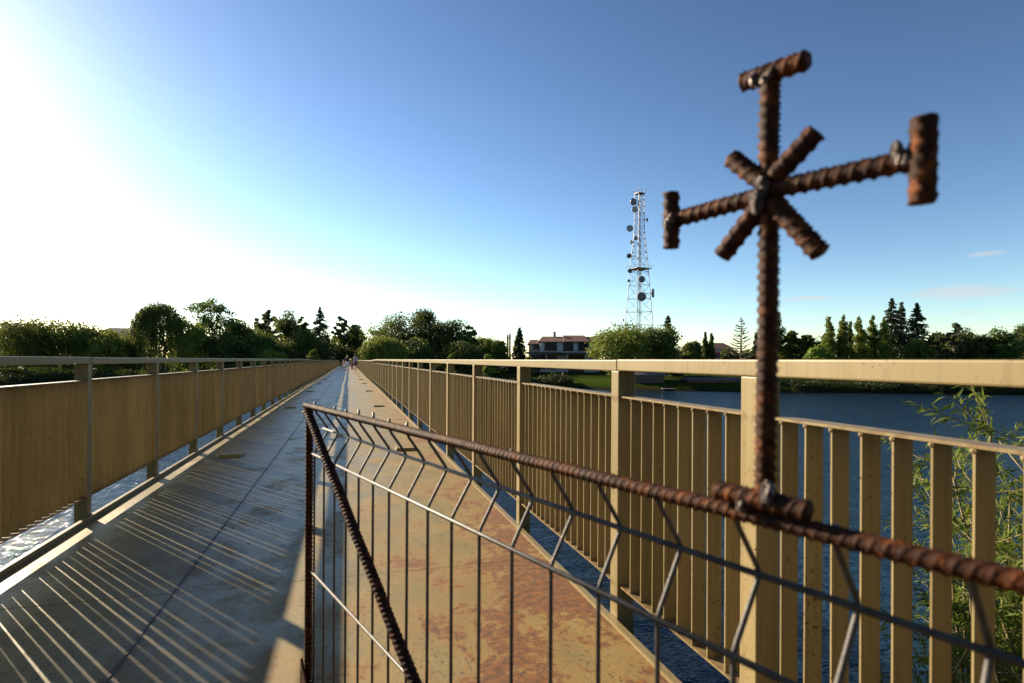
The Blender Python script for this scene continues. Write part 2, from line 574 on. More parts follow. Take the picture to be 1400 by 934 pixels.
gx = graded(-4500, 4500, -150, 170, 2.5)
gy = graded(-1500, 6500, -20, 200, 2.5)
GX, GY = np.meshgrid(gx, gy)
rs = np.random.RandomState(3)
GZ = ground_h(GX, GY) + rs.uniform(-0.05, 0.05, GX.shape)
nx, ny = len(gx), len(gy)
idx = np.arange(nx * ny).reshape(ny, nx)
F = np.stack([idx[:-1, :-1], idx[:-1, 1:], idx[1:, 1:], idx[1:, :-1]], -1).reshape(-1, 4)
structure(link('ground', np_mesh('ground', np.stack([GX, GY, GZ], -1).reshape(-1, 3), F, M['ground'], True)))
wm = MB().add([(-4000, -1400, WATER_Z), (4000, -1400, WATER_Z), (4000, 1500, WATER_Z), (-4000, 1500, WATER_Z)], [(0, 1, 2, 3)])
structure(wm.build('water', M['water']))

# ------------------------------------------------------------------ the footbridge deck
BR_END = 117.0
BR_BEG = -3.6
PL, PR = -1.70, 1.09              # inner faces of the posts, left and right

def prof(a):
    """the deck's long profile: a slight dip beyond 25 m"""
    t = min(1.0, max(0.0, (a - 24.0) / 8.0))
    t = t * t * (3 - 2 * t)
    return -0.055 * t - 0.0011 * max(0.0, a - 32.0)

deck = thing('bridge_deck', 'worn beige steel footbridge deck with rust patches, running to the far bank', 'deck')
deck['kind'] = 'structure'
del deck['category']
rnd = random.Random(11)
SEAM = -0.785
PLATE = 6.6
def deck_plate(x0, x1, a0, a1, lift):
    n = 6
    v, f = [], []
    for i in range(n + 1):
        a = a0 + (a1 - a0) * i / n
        z = prof(a) + lift
        v += [(x0, a, z), (x1, a, z), (x0, a, z - 0.016), (x1, a, z - 0.016)]
    for i in range(n):
        k = i * 4
        f += [(k, k + 1, k + 5, k + 4), (k + 2, k + 6, k + 7, k + 3), (k, k + 4, k + 6, k + 2), (k + 1, k + 3, k + 7, k + 5)]
    f += [(0, 2, 3, 1), (n * 4, n * 4 + 1, n * 4 + 3, n * 4 + 2)]
    return MB().add(v, f).build('deck_plate', M['deck'], deck)
a = BR_BEG
while a < BR_END - 0.1:
    b = min(a + PLATE, BR_END)
    deck_plate(PL + 0.004, SEAM - 0.003, a + 0.002, b - 0.002, rnd.uniform(-0.0015, 0.001))
    deck_plate(SEAM + 0.003, PR - 0.004, a + 0.002, b - 0.002, rnd.uniform(-0.0015, 0.001))
    a = b
# weld bead along the seam
v, f = [], []
n = 0
a = BR_BEG
while a < 60:
    w = 0.006 * rnd.uniform(0.3, 1.6); h = 0.0035 * rnd.uniform(0.1, 1.5); dx = rnd.uniform(-0.004, 0.004); z = prof(a)
    v += [(SEAM - w + dx, a, z - 0.001), (SEAM + dx, a, z + h), (SEAM + w + dx, a, z - 0.001)]
    if n:
        k = n * 3
        f += [(k - 3, k - 2, k + 1, k), (k - 2, k - 1, k + 2, k + 1)]
    n += 1
    a += 0.018 if a < 12 else 0.06
M['bead'] = plain('rusted_weld_bead', (0.10, 0.07, 0.05), 0.8, 0, 0.6, 12)
MB().add(v, f).build('weld_seam', M['bead'], deck)
# raised lips along both edges, girders and piers below
def run_of(name, x0, x1, z0, z1, mat, seg=3.3):
    a = BR_BEG
    while a < BR_END - 0.1:
        b = min(a + seg, BR_END)
        za, zb = prof(a), prof(b)
        m = MB().add([(x0, a, za + z0), (x1, a, za + z0), (x1, b, zb + z0), (x0, b, zb + z0), (x0, a, za + z1), (x1, a, za + z1), (x1, b, zb + z1), (x0, b, zb + z1)],
                     [(0, 3, 2, 1), (4, 5, 6, 7), (0, 1, 5, 4), (1, 2, 6, 5), (2, 3, 7, 6), (3, 0, 4, 7)])
        m.build(name, mat, deck)
        a = b
run_of('edge_lip', PR - 0.032, PR - 0.003, -0.03, 0.014, M['rail'], 6.6)
run_of('edge_lip', PL + 0.003, PL + 0.03, -0.03, 0.030, M['rail'], 6.6)
run_of('girder', -1.35, -1.15, -0.62, -0.018, M['girder'], 13.2)
run_of('girder', 0.55, 0.75, -0.62, -0.018, M['girder'], 13.2)
for a in (-3.0, 22, 46, 70, 94, 116):
    m = MB().box(-1.45, 0.85, a - 0.35, a + 0.35, -0.95, -0.63)
    m.tube([(-1.1, a, -0.95), (-1.1, a, -6.0)], 0.28, 16).tube([(0.5, a, -0.95), (0.5, a, -6.0)], 0.28, 16)
    m.build('pier', M['concrete'], deck, loc=(0, 0, prof(a)))
# raised hatches in two rows
hm = cbox(-0.115, 0.115, -0.10, 0.10, 0.0, 0.034, 0.004, 'hatch', M['deck'])
for px0, row in ((-1.265, 0), (0.67, 0)):
    for k in range(12):
        aa = 7.05 + 6.6 * k + row
        link('hatch', hm, deck, (px0, aa, prof(aa)), (0, 0, R(rnd.uniform(-2, 2))))

# ------------------------------------------------------------------ the railings
BAY = 1.434
POST_W, POST_D = 0.070, 0.078
RAIL_TOP = 1.105
post_me = cbox(0, POST_D, 0, POST_W, -0.30, RAIL_TOP - 0.048, 0.004, 'post', M['rail'])
BAL_D, BAL_T = 0.0522, 0.005
bal_b = MB().box(-BAL_D / 2, BAL_D / 2, -BAL_T / 2, BAL_T / 2, 0.152, 0.943)
for sx in (-1, 1):                       # weld nubs under the top bar
    bal_b.ball((sx * BAL_D / 2, 0, 0.938), (0.0055, 0.0075, 0.006), 6, 4)
bal_me = bal_b.mesh('baluster', M['rail'])
bolt_me = MB().tube([(0, 0, 0), (0, 0, 0.012)], 0.012, 6).mesh('bolt', M['rail'])

def railing(side, posts, label, seed, joints):
    root = thing('bridge_railing', label, 'railing', (0, 0, 0))
    rn = random.Random(seed)
    x_in = PR if side > 0 else PL
    x_c = x_in + side * POST_D / 2
    bals = []
    for i, p in enumerate(posts):
        o = link('post', post_me, root, (x_in if side > 0 else x_in - POST_D, p, prof(p)))
        if i + 1 == len(posts):
            break
        q = posts[i + 1]
        a0, a1 = p + POST_W, q
        L = a1 - a0
        za, zb = prof(a0), prof(a1)
        slope = math.atan2(zb - za, L)
        sag = rn.uniform(-0.002, 0.002)
        for nm, z0, z1 in (('top_bar', 0.943, 0.950), ('bottom_bar', 0.145, 0.152)):
            me = MB().box(-0.029, 0.029, 0, L, z0 + sag, z1 + sag).mesh(nm, M['rail'])
            link(nm, me, root, (x_c, a0, za), (slope, 0, 0))
        nb = 16 if L > 1.2 else 8
        g = L / (nb + 1)
        for k in range(nb):
            y = a0 + g * (k + 1) + rn.uniform(-0.002, 0.002)
            bals.append((x_c + rn.uniform(-0.001, 0.001), y, prof(y), R(rn.gauss(0, 1.1)), R(rn.gauss(0, 0.12))))
    # handrail in lengths between joints
    for j0, j1 in zip(joints[:-1], joints[1:]):
        n = max(1, int((j1 - j0) / 3.0))
        for s in range(1):
            pts = [j0 + 0.002 + (j1 - j0 - 0.004) * t / n for t in range(n + 1)]
            me = cbox(-0.041, 0.041, 0, 1, -0.048, 0, 0.005, 'handrail', M['rail'])
            bm = bmesh.new(); bm.from_mesh(me)
            for t in range(1, n):
                bmesh.ops.bisect_plane(bm, geom=list(bm.verts) + list(bm.edges) + list(bm.faces), plane_co=(0, t / n, 0), plane_no=(0, 1, 0))
            off = rn.uniform(-0.0015, 0.0015)
            for vv in bm.verts:
                aa = pts[0] + vv.co.y * (pts[-1] - pts[0])
                if vv.co.y < 0.02: aa = pts[0] + vv.co.y
                if vv.co.y > 0.98: aa = pts[-1] - (1 - vv.co.y)
                vv.co = (x_c + vv.co.x, aa, vv.co.z + RAIL_TOP + prof(aa) + off)
            bm.to_mesh(me); bm.free()
            link('handrail', me, root)
    # the 300 nearest flat bars are parts, the rest one mass
    bals.sort(key=lambda t: abs(t[1] - 1.0))
    for x, y, z, rz, ry in bals[:300]:
        link('baluster', bal_me, root, (x, y, z), (0, ry, rz))
    rest = MB()
    for x, y, z, rz, ry in bals[300:]:
        rest.box(-BAL_D / 2, BAL_D / 2, -BAL_T / 2, BAL_T / 2, 0.152, 0.943, Matrix.Translation((x, y, z)) @ Matrix.Rotation(rz, 4, 'Z'))
    o = rest.build('baluster_run', M['rail'], root)
    o['kind'] = 'stuff'
    return root

pr = [1.330 - BAY * 2, 1.330 - BAY, 1.330] + [2.176 + BAY * i for i in range(80)]
pl = [4.50 - BAY * k for k in (5, 4, 3, 2, 1)] + [4.50 + BAY * i for i in range(79)]
def joint_list(first, posts, every=9):
    js = [posts[0] - 0.02, first]
    k = min(range(len(posts)), key=lambda i: abs(posts[i] - first)) + every
    while k < len(posts) - 2:
        js.append(posts[k] + POST_W * 0.5); k += every
    js.append(posts[-1] + POST_W)
    return js
railing(+1, pr, 'sunlit beige steel railing of upright flat bars, on the right side of the bridge', 21, joint_list(2.190, pr))
railing(-1, pl, 'shaded beige steel railing on the left side of the bridge, casting striped shadow', 22, joint_list(4.55, pl))

# ------------------------------------------------------------------ the wire gate with the rebar cross
def cam_xy(X, Z):
    return Vector((X * CA + Z * SA, Z * CA - X * SA, 0))
G_FAR = cam_xy(-0.6107, 1.691)
G_X1400 = cam_xy(0.322, 0.3578)
g_dir = (G_X1400 - G_FAR).normalized()
g_nrm = Vector((g_dir.y, -g_dir.x, 0))              # the side the folds stand out to, away from the camera
if g_nrm.dot(cam_xy(0.819, 0.573)) < 0:
    g_nrm = -g_nrm
GATE_L = 1.80
BAR_Z = EYE - 0.138
gate = thing('wire_gate', 'open wire mesh gate of rusty rebar, a welded rebar cross standing on its top bar', 'gate', G_FAR)
def G(s, n, z):
    """gate coordinates: along, out of plane, height"""
    return g_dir * s + g_nrm * n + Vector((0, 0, z))

def rebar_mesh(name, p0, p1, d, seed=0, pitch=None, step=None, mat=None, nseg=16, flip=1, twist=0.0, rib=0.175):
    p0, p1 = Vector(p0), Vector(p1)
    ax = p1 - p0
    L = ax.length
    ax.normalize()
    up = Vector((0, 0, 1)) if abs(ax.z) < 0.9 else g_nrm.copy()
    a = ax.cross(up).normalized(); b = a.cross(ax).normalized()
    pitch = pitch or 0.64 * d
    step = step or pitch / 10.0
    n = max(3, int(L / step))
    rng = np.random.RandomState(seed)
    s = np.linspace(0, L, n + 1)[:, None]
    th = (2 * np.pi * np.arange(nseg) / nseg)[None, :]
    ph0 = rng.uniform(0, 1)
    half = np.abs(np.sin(th))
    sgn = np.where(np.sin(th) >= 0, 1.0, -1.0)
    ph = s / pitch + ph0 + flip * 0.75 * np.cos(th) * sgn + np.where(sgn > 0, 0, 0.5)
    fr = ph - np.floor(ph)
    ridge = np.clip(1.45 - np.abs(fr - 0.5) / 0.125, 0, 1) * np.clip(half * 1.6, 0, 1) ** 0.7
    longi = np.clip(1 - (half / 0.28), 0, 1)
    r = d * 0.5 * (0.89 + rib * ridge + 0.10 * longi + 0.016 * rng.randn(n + 1, nseg))
    wob = 0.0006 * np.sin(s * 23 + rng.uniform(0, 6))
    A, B, X, P = (np.array(q) for q in (a, b, ax, p0))
    V = P + s[..., None] * X + (r * np.cos(th + twist) + wob)[..., None] * A + (r * np.sin(th + twist))[..., None] * B
    V = V.reshape(-1, 3)
    i = np.arange(n)[:, None] * nseg
    k = np.arange(nseg)[None, :]
    k2 = (k + 1) % nseg
    Fq = np.stack([i + k, i + k2, i + nseg + k2, i + nseg + k], -1).reshape(-1, 4)
    # end caps: a centre vertex fan kept as quads is not possible, so collapse to degenerate-free tris through a second ring
    c0 = np.array(p0); c1 = np.array(p1)
    m = len(V)
    ring0 = c0 + (V[:nseg] - c0) * 0.02
    ring1 = c1 + (V[-nseg:] - c1) * 0.02
    V2 = np.vstack([V, ring0, ring1])
    last = n * nseg
    kk = np.arange(nseg); kk2 = (kk + 1) % nseg
    cap0 = np.stack([kk2, kk, m + kk, m + kk2], -1)
    cap1 = np.stack([last + kk, last + kk2, m + nseg + kk2, m + nseg + kk], -1)
    return np_mesh(name, V2, np.vstack([Fq, cap0, cap1]), mat or M['rust'], True)

D1 = 0.0165
link('top_bar', rebar_mesh('top_bar', G(-0.012, 0, BAR_Z), G(GATE_L, 0, BAR_Z), D1, 1, 0.0102), gate)
BOT = 0.135
link('stile', rebar_mesh('stile', G(0.020, 0.004, BOT - 0.03), G(0.020, 0.004, BAR_Z - 0.008), 0.022, 2, 0.0125), gate)
link('stile', rebar_mesh('stile', G(GATE_L - 0.02, 0.004, BOT - 0.03), G(GATE_L - 0.02, 0.004, BAR_Z - 0.008), 0.019, 3, 0.0125), gate)
link('brace', rebar_mesh('brace', G(0.030, -0.006, BAR_Z - 0.012), G(0.030 + 1.30, -0.006, BOT + 0.01), 0.024, 4, 0.0125), gate)
link('bottom_bar', rebar_mesh('bottom_bar', G(-0.01, 0.0, BOT), G(GATE_L, 0.0, BOT), 0.018, 5, 0.012, 0.003), gate)
gp = MB()
for n0 in (-0.014, 0.006):
    pass
gp.add([G(0.005, -0.016, BOT - 0.02), G(0.105, -0.016, BOT - 0.02), G(0.105, -0.016, BOT + 0.01), G(0.045, -0.016, BOT + 0.055), G(0.012, -0.016, BOT + 0.085),
        G(0.005, -0.010, BOT - 0.02), G(0.105, -0.010, BOT - 0.02), G(0.105, -0.010, BOT + 0.01), G(0.045, -0.010, BOT + 0.055), G(0.012, -0.010, BOT + 0.085)],
       [(0, 1, 2, 3, 4), (9, 8, 7, 6, 5), (0, 5, 6, 1), (1, 6, 7, 2), (2, 7, 8, 3), (3, 8, 9, 4), (4, 9, 5, 0)])
gp.build('gusset', M['rust'], gate)
# folded vertical wires
WS = 0.0913
s0 = (1.691 - 1.354) * 1.2205 - 4 * WS
Zt, Za, Zr = EYE - 0.128, EYE - 0.208, EYE - 0.2756
rnw = random.Random(5)
def fillet(pts, r, n=4):
    out = [Vector(pts[0])]
    for i in range(1, len(pts) - 1):
        p, q, t = Vector(pts[i - 1]), Vector(pts[i]), Vector(pts[i + 1])
        d1 = (p - q).normalized(); d2 = (t - q).normalized()
        A, B = q + d1 * r, q + d2 * r
        for k in range(n + 1):
            u = k / n
            out.append(A * (1 - u) ** 2 + q * 2 * u * (1 - u) + B * u * u)
    out.append(Vector(pts[-1]))
    return out
k = 0
s = s0
while s < GATE_L - 0.03:
    if s > 0.03:
        off = 0.009 + 0.003
        e = rnw.uniform(-0.002, 0.002)
        up = rnw.choice([0.006, 0.012, 0.014, 0.018]) if s < 0.75 else rnw.choice([0.004, 0.006, 0.007])
        pts = [G(s + e, off, BAR_Z + up), G(s + e, off, Zt - 0.022), G(s + e, off + 0.041, Za), G(s, off, Zr), G(s, off, 0.70), G(s + e, off, BOT - 0.02)]
        MB().tube(fillet(pts, 0.010), 0.0029, 8).build('vertical_wire', M['wire'], gate, True)
    s += WS
for z, nn, r in ((Za, 0.012 + 0.041 - 0.0065, 0.0036), (Zr, 0.012 - 0.0064, 0.0036), (EYE - 0.620, 0.012 - 0.0064, 0.0036), (0.165, 0.0056, 0.0036)):
    MB().tube([G(0.012, nn, z), G(0.9, nn, z + 0.001), G(GATE_L - 0.01, nn, z)], r, 8).build('horizontal_wire', M['wire'], gate, True)

# the cross
def s_of(px):
    u = (px - 700) / F_PX
    return (1.691 - 0.5725 / (u + 0.6997)) * 1.2205
SC = s_of(1049)
cross = link('cross', None, gate)
CZ = EYE + 0.1470
link('base_rod', rebar_mesh('base_rod', G(s_of(988), -0.008, EYE - 0.120), G(s_of(1113), -0.006, EYE - 0.1215), 0.0185, 31, 0.0112), cross)
link('upright', rebar_mesh('upright', G(SC - 0.001, 0.0, EYE - 0.118), G(SC + 0.0015, 0.0, EYE + 0.246), 0.0172, 32, 0.0096, twist=1.2, rib=0.24), cross)
link('arm', rebar_mesh('arm', G(s_of(918), 0.003, CZ - 0.002), G(SC - 0.002, 0.002, CZ), 0.0165, 33, 0.0105, rib=0.21), cross)
link('arm', rebar_mesh('arm', G(SC + 0.004, -0.002, CZ + 0.002), G(s_of(1258), -0.004, CZ - 0.003), 0.0165, 34, 0.0105, rib=0.21), cross)
sl, sr = s_of(915), s_of(1263)
link('end_rod', rebar_mesh('end_rod', G(sl, 0.002, EYE + 0.1165), G(sl, 0.002, EYE + 0.1735), 0.0170, 35, 0.0112, rib=0.21), cross)
link('end_rod', rebar_mesh('end_rod', G(sr, -0.004, EYE + 0.1120), G(sr, -0.004, EYE + 0.1715), 0.0178, 36, 0.0105, rib=0.21), cross)
link('end_rod', rebar_mesh('end_rod', G(s_of(1014), 0.0, EYE + 0.2540), G(s_of(1101), 0.0, EYE + 0.2500), 0.0170, 37, 0.0115, rib=0.21), cross)
for (px, hz, px1, hz1), sd in zip(((1003, 0.186, 1044, 0.158), (1118, 0.1865, 1062, 0.158), (1122, 0.0880, 1060, 0.137), (990, 0.0985, 1042, 0.136)), (41, 42, 43, 44)):
    link('diagonal_rod', rebar_mesh('diagonal_rod', G(s_of(px), -0.003, EYE + hz), G(s_of(px1), -0.004, EYE + hz1), 0.0178, sd, 0.0108), cross)
def weld(pts, r, seed):
    m = MB()
    rr = random.Random(seed)
    for p in pts:
        for q in range(3):
            c = Vector(p) + Vector((rr.uniform(-1, 1), rr.uniform(-1, 1), rr.uniform(-1, 1))) * r * 0.6
            m.ball(c, (r * rr.uniform(0.6, 1.1), r * rr.uniform(0.6, 1.1), r * rr.uniform(0.7, 1.2)), 12, 8, seed + q, 0.07)
    return m.build('weld', M['weld'], cross, True)
weld([G(SC, -0.010, CZ), G(SC - 0.001, -0.011, CZ - 0.012), G(SC + 0.001, -0.010, CZ + 0.009), G(SC - 0.009, -0.007, CZ - 0.006)], 0.0062, 51)
weld([G(SC, -0.008, EYE - 0.112), G(SC + 0.008, -0.012, EYE - 0.116), G(SC - 0.014, -0.010, EYE - 0.126)], 0.0066, 52)
weld([G(SC + 0.001, -0.006, EYE + 0.246), G(SC - 0.012, -0.004, EYE + 0.249)], 0.0058, 53)
weld([G(sr - 0.008, -0.006, CZ - 0.001), G(sr - 0.010, -0.008, CZ + 0.003)], 0.0062, 54)
weld([G(sl + 0.006, -0.004, CZ - 0.004)], 0.0058, 55)
weld([G(0.022, -0.004, BAR_Z - 0.014)], 0.009, 56).parent = gate
# the post the gate hangs on, behind the camera's right shoulder
gpw = G_FAR + g_dir * (GATE_L + 0.055)
gpost = thing('gate_post', 'square rusty steel gate post that the wire gate hangs on', 'post', (gpw.x, gpw.y, 0))
link('tube', cbox(-0.03, 0.03, -0.03, 0.03, 0.006, 1.05, 0.004, 'tube', M['rust']), gpost)
link('base_plate', cbox(-0.07, 0.07, -0.07, 0.07, 0.0, 0.006, 0.002, 'base_plate', M['rust']), gpost)
for hz in (0.25, 0.86):
    MB().tube([(0, 0, hz - 0.03), (0, 0, hz + 0.03)], 0.012, 10).build('hinge', M['rust'], gpost, loc=tuple(-g_dir * 0.042))

# ------------------------------------------------------------------ vegetation
def leaf_cards(centers, size, rng, aspect=0.55, out=None, outw=0.6, vert=0.0):
    """one four-cornered leaf per centre"""
    n = len(centers)
    nr = rng.randn(n, 3)
    if out is not None:
        nr = nr * (1 - outw) + out * outw * 1.5
    nr /= np.linalg.norm(nr, axis=1, keepdims=True) + 1e-9
    t = rng.randn(n, 3)
    if vert:
        t = t * (1 - vert) + np.array([0, 0, -1.0]) * vert * 2
    t -= nr * np.sum(t * nr, axis=1, keepdims=True)
    t /= np.linalg.norm(t, axis=1, keepdims=True) + 1e-9
    b = np.cross(nr, t)
    sz = (size * rng.uniform(0.6, 1.35, n))[:, None]
    h = sz * 0.5
    w = sz * 0.5 * aspect
    j = rng.uniform(-0.25, 0.25, (n, 1))
    V = np.stack([centers - t * h, centers + b * w + t * h * j, centers + t * h, centers - b * w + t * h * j], 1)
    return V.reshape(-1, 3)

def quads(n):
    return np.arange(n * 4).reshape(n, 4)

def blobs_cloud(rng, blobs, total, shell=0.75):
    """points spread through a set of spheres (c, r)"""
    c = np.array([b[0] for b in blobs]); r = np.array([b[1] for b in blobs])
    w = r ** 2
    pick = rng.choice(len(blobs), total, p=w / w.sum())
    d = rng.randn(total, 3)
    d /= np.linalg.norm(d, axis=1, keepdims=True)
    rad = r[pick] * (shell + (1 - shell) * rng.rand(total) + 0.10 * rng.randn(total))
    inner = rng.rand(total) < 0.25
    rad = np.where(inner, rad * rng.rand(total), rad)
    return c[pick] + d * rad[:, None] * np.array([1, 1, 0.82]), d

def limbs(m, rng, H, tw, targets, base_r, trunk_top):
    pts = []
    n = 6
    for i in range(n + 1):
        t = i / n
        pts.append((tw * 0.05 * math.sin(t * 3 + rng.rand()), tw * 0.05 * math.cos(t * 4), -0.3 + (trunk_top + 0.3) * t))
    m.tube(pts, [base_r * (1.25 if i == 0 else 1 - 0.75 * i / n) for i in range(n + 1)], 7)
    for c in targets:
        t = 0.3 + 0.6 * rng.rand()
        k = min(n - 1, int(t * n))
        p = Vector(pts[k])
        q = Vector(c)
        mid = p.lerp(q, 0.5) + Vector((0, 0, -0.04 * H))
        m.tube([p, mid, q], [base_r * 0.42, base_r * 0.26, base_r * 0.07], 5)

def tree(kind, px, topy, wpx, Z, label, mat, seed, name=None, n=None, leaf=None, group='trees on the far bank', sink=0.0, cat='tree', xy=None):
    rng = np.random.RandomState(seed)
    x, y = at(px, Z) if xy is None else xy
    z0 = gz(x, y) - sink
    H = height(topy, Z) - z0
    W = wpx * Z / F_PX * (1.12 if kind == 'poplar' else 1.0)
    root = thing(name or 'broadleaf_tree', label, cat, (x, y, z0), rng.uniform(0, 6.28), group)
    tm = MB()
    if kind in ('round', 'open', 'bush'):
        lo = {'round': 0.03, 'open': 0.22, 'bush': 0.02}[kind]
        cz, rz = H * (1 + lo) / 2, H * (1 - lo) / 2
        nb = {'round': 42, 'open': 80, 'bush': 26}[kind]
        blobs = []
        for i in range(nb):
            d = rng.randn(3); d /= np.linalg.norm(d)
            rr = rng.rand() ** 0.42
            br = (0.13 + 0.13 * rng.rand()) * W * (0.45 if kind == 'open' else 1.0)
            zz = d[2] * rr
            prof_w = math.sqrt(max(0.05, 1 - max(0, zz) ** 2.2)) * (1.0 if zz > -0.3 else 0.85)
            c = np.array([d[0] * rr * (W / 2 - br * 0.6) * prof_w * 1.12, d[1] * rr * (W / 2 - br * 0.6) * prof_w * 1.12, cz + zz * (rz - br * 0.6)])
            blobs.append((c, br))
        total = n or {'round': 12500, 'open': 8000, 'bush': 7000}[kind]
        P, D = blobs_cloud(rng, blobs, total, 0.6)
        # stray sprigs that break the outline
        k = total // 14
        st, _ = blobs_cloud(rng, blobs, k, 1.12)
        P = np.vstack([P, st]); D = np.vstack([D, np.zeros((k, 3))])
        V = leaf_cards(P, leaf or 0.40, rng, 0.6, D, 0.45)
        tt = sorted(blobs, key=lambda b: b[0][2])
        limbs(tm, rng, H, W, [b[0] for b in tt[::3]], 0.018 * H + 0.05, H * 0.7)
    elif kind == 'willow':
        nb = 30
        blobs = []
        for i in range(nb):
            th, rr = rng.uniform(0, 6.28), rng.rand() ** 0.5
            br = W * (0.12 + 0.08 * rng.rand())
            zt = H - br - (rr ** 2.2) * H * 0.32
            blobs.append((np.array([math.cos(th) * rr * (W / 2 - br), math.sin(th) * rr * (W / 2 - br), zt]), br))
        P, D = blobs_cloud(rng, blobs, 12000, 0.6)
        ns = 420
        segs, dd = [], []
        for i in range(ns):
            b = blobs[rng.randint(nb)]
            th = rng.uniform(0, 6.28)
            p = b[0] + np.array([math.cos(th), math.sin(th), rng.uniform(-0.6, 0.3)]) * b[1]
            ln = min(p[2] - 0.3, H * rng.uniform(0.25, 0.72))
            k = 34
            t = np.linspace(0, 1, k)[:, None]
            outw = p[:2] / (np.linalg.norm(p[:2]) + 1e-6)
            line = p + np.hstack([outw[None, :] * (0.25 * np.sin(t * 1.6)), -ln * t]) + rng.randn(k, 3) * 0.10
            segs.append(line); dd.append(np.tile(np.array([outw[0], outw[1], 0.1]), (k, 1)))
        P = np.vstack([P] + segs); D = np.vstack([D] + dd)
        V = leaf_cards(P, leaf or 0.40, rng, 0.42, D, 0.4, 0.55)
        limbs(tm, rng, H, W, [b[0] for b in blobs[::4]], 0.03 * H, H * 0.62)
    elif kind == 'poplar':
        blobs = []
        nb = 34
        for i in range(nb):
            t = (i + rng.rand()) / nb
            rr = W / 2 * float(np.interp(t, [0, 0.12, 0.45, 0.75, 0.92, 1.0], [0.75, 1.0, 1.0, 0.78, 0.45, 0.2]))
            br = max(0.22, rr * (0.50 + 0.25 * rng.rand()))
            th = rng.uniform(0, 6.28); q = max(0, rr - br * 0.7) * rng.rand() ** 0.5
            blobs.append((np.array([math.cos(th) * q, math.sin(th) * q, H * (0.05 + 0.93 * t) - br * 0.3]), br))
        P, D = blobs_cloud(rng, blobs, n or 9000, 0.65)
        P[:, 2] += (rng.rand(len(P)) - 0.3) * 0.5
        P[:, 2] = np.minimum(P[:, 2], H)
        V = leaf_cards(P, leaf or 0.30, rng, 0.6, D, 0.4, 0.2)
        limbs(tm, rng, H, W, [b[0] for b in blobs[::4]], 0.016 * H, H * 0.85)
    elif kind == 'spruce':
        lv = 26
        Ps, Ds = [], []
        tm.tube([(0, 0, -0.3), (0, 0, H * 0.5), (0, 0, H * 0.99)], [0.02 * H, 0.011 * H, 0.02], 7)
        for i in range(lv):
            t = i / (lv - 1)
            zl = H * (0.07 + 0.90 * t)
            rl = W / 2 * (1 - t) ** 0.8 + 0.16
            for k in range(11):
                th = rng.uniform(0, 6.28)
                ln = rl * rng.uniform(0.62, 1.12)
                m_ = max(10, int(46 * ln / (W / 2) + 8))
                u = rng.rand(m_) ** 0.7
                drop = (-0.10 * u + 0.16 * u ** 3) * ln + 0.10 * ln * u
                px_ = np.stack([np.cos(th) * u * ln, np.sin(th) * u * ln, zl - drop - 0.20 * u * ln * (1 - t)], 1)
                px_[:, 2] += rng.uniform(-0.25, 0.25)
                px_ += rng.randn(m_, 3) * np.array([0.13, 0.13, 0.06]) * (0.5 + ln * 0.35)
                Ps.append(px_); Ds.append(np.tile(np.array([math.cos(th) * 0.3, math.sin(th) * 0.3, 0.9]), (m_, 1)))
                if k % 2 == 0:
                    tm.tube([(0, 0, zl), (math.cos(th) * ln * 0.9, math.sin(th) * ln * 0.9, zl - 0.18 * ln)], [0.004 * H, 0.012], 4)
        P = np.vstack(Ps); D = np.vstack(Ds)
        V = leaf_cards(P, leaf or 0.42, rng, 0.5, D, 0.35)
    elif kind == 'bare':
        tm.tube([(0, 0, -0.3), (0, 0, H * 0.5), (0, 0, H)], [0.022 * H, 0.014 * H, 0.02], 7)
        Ps, Ds = [], []
        lv = 17
        for i in range(lv):
            t = i / (lv - 1)
            zl = H * (0.28 + 0.66 * t)
            rl = W / 2 * (1 - t) ** 0.75 + 0.2
            for k in range(5):
                th = rng.uniform(0, 6.28); ln = rl * rng.uniform(0.75, 1.1)
                p = [Vector((math.cos(th) * ln * u, math.sin(th) * ln * u, zl + ln * (-0.10 * u + 0.42 * u ** 2.2))) for u in (0, 0.4, 0.75, 1.0)]
                tm.tube(p, [0.085, 0.075, 0.065, 0.03], 4)
                for q in range(5):
                    u = rng.uniform(0.35, 1.0)
                    Ps.append(np.array([math.cos(th) * ln * u, math.sin(th) * ln * u, zl + ln * (-0.10 * u + 0.42 * u ** 2.2) + 0.03]))
        P = np.array(Ps) + rng.randn(len(Ps), 3) * 0.06
        V = leaf_cards(P, 0.26, rng, 0.35, None)
    nq = len(V) // 4
    link('crown', np_mesh('crown', V, quads(nq), M[mat]), root)
    tm.build('trunk', M['bark'], root, True)
    return root

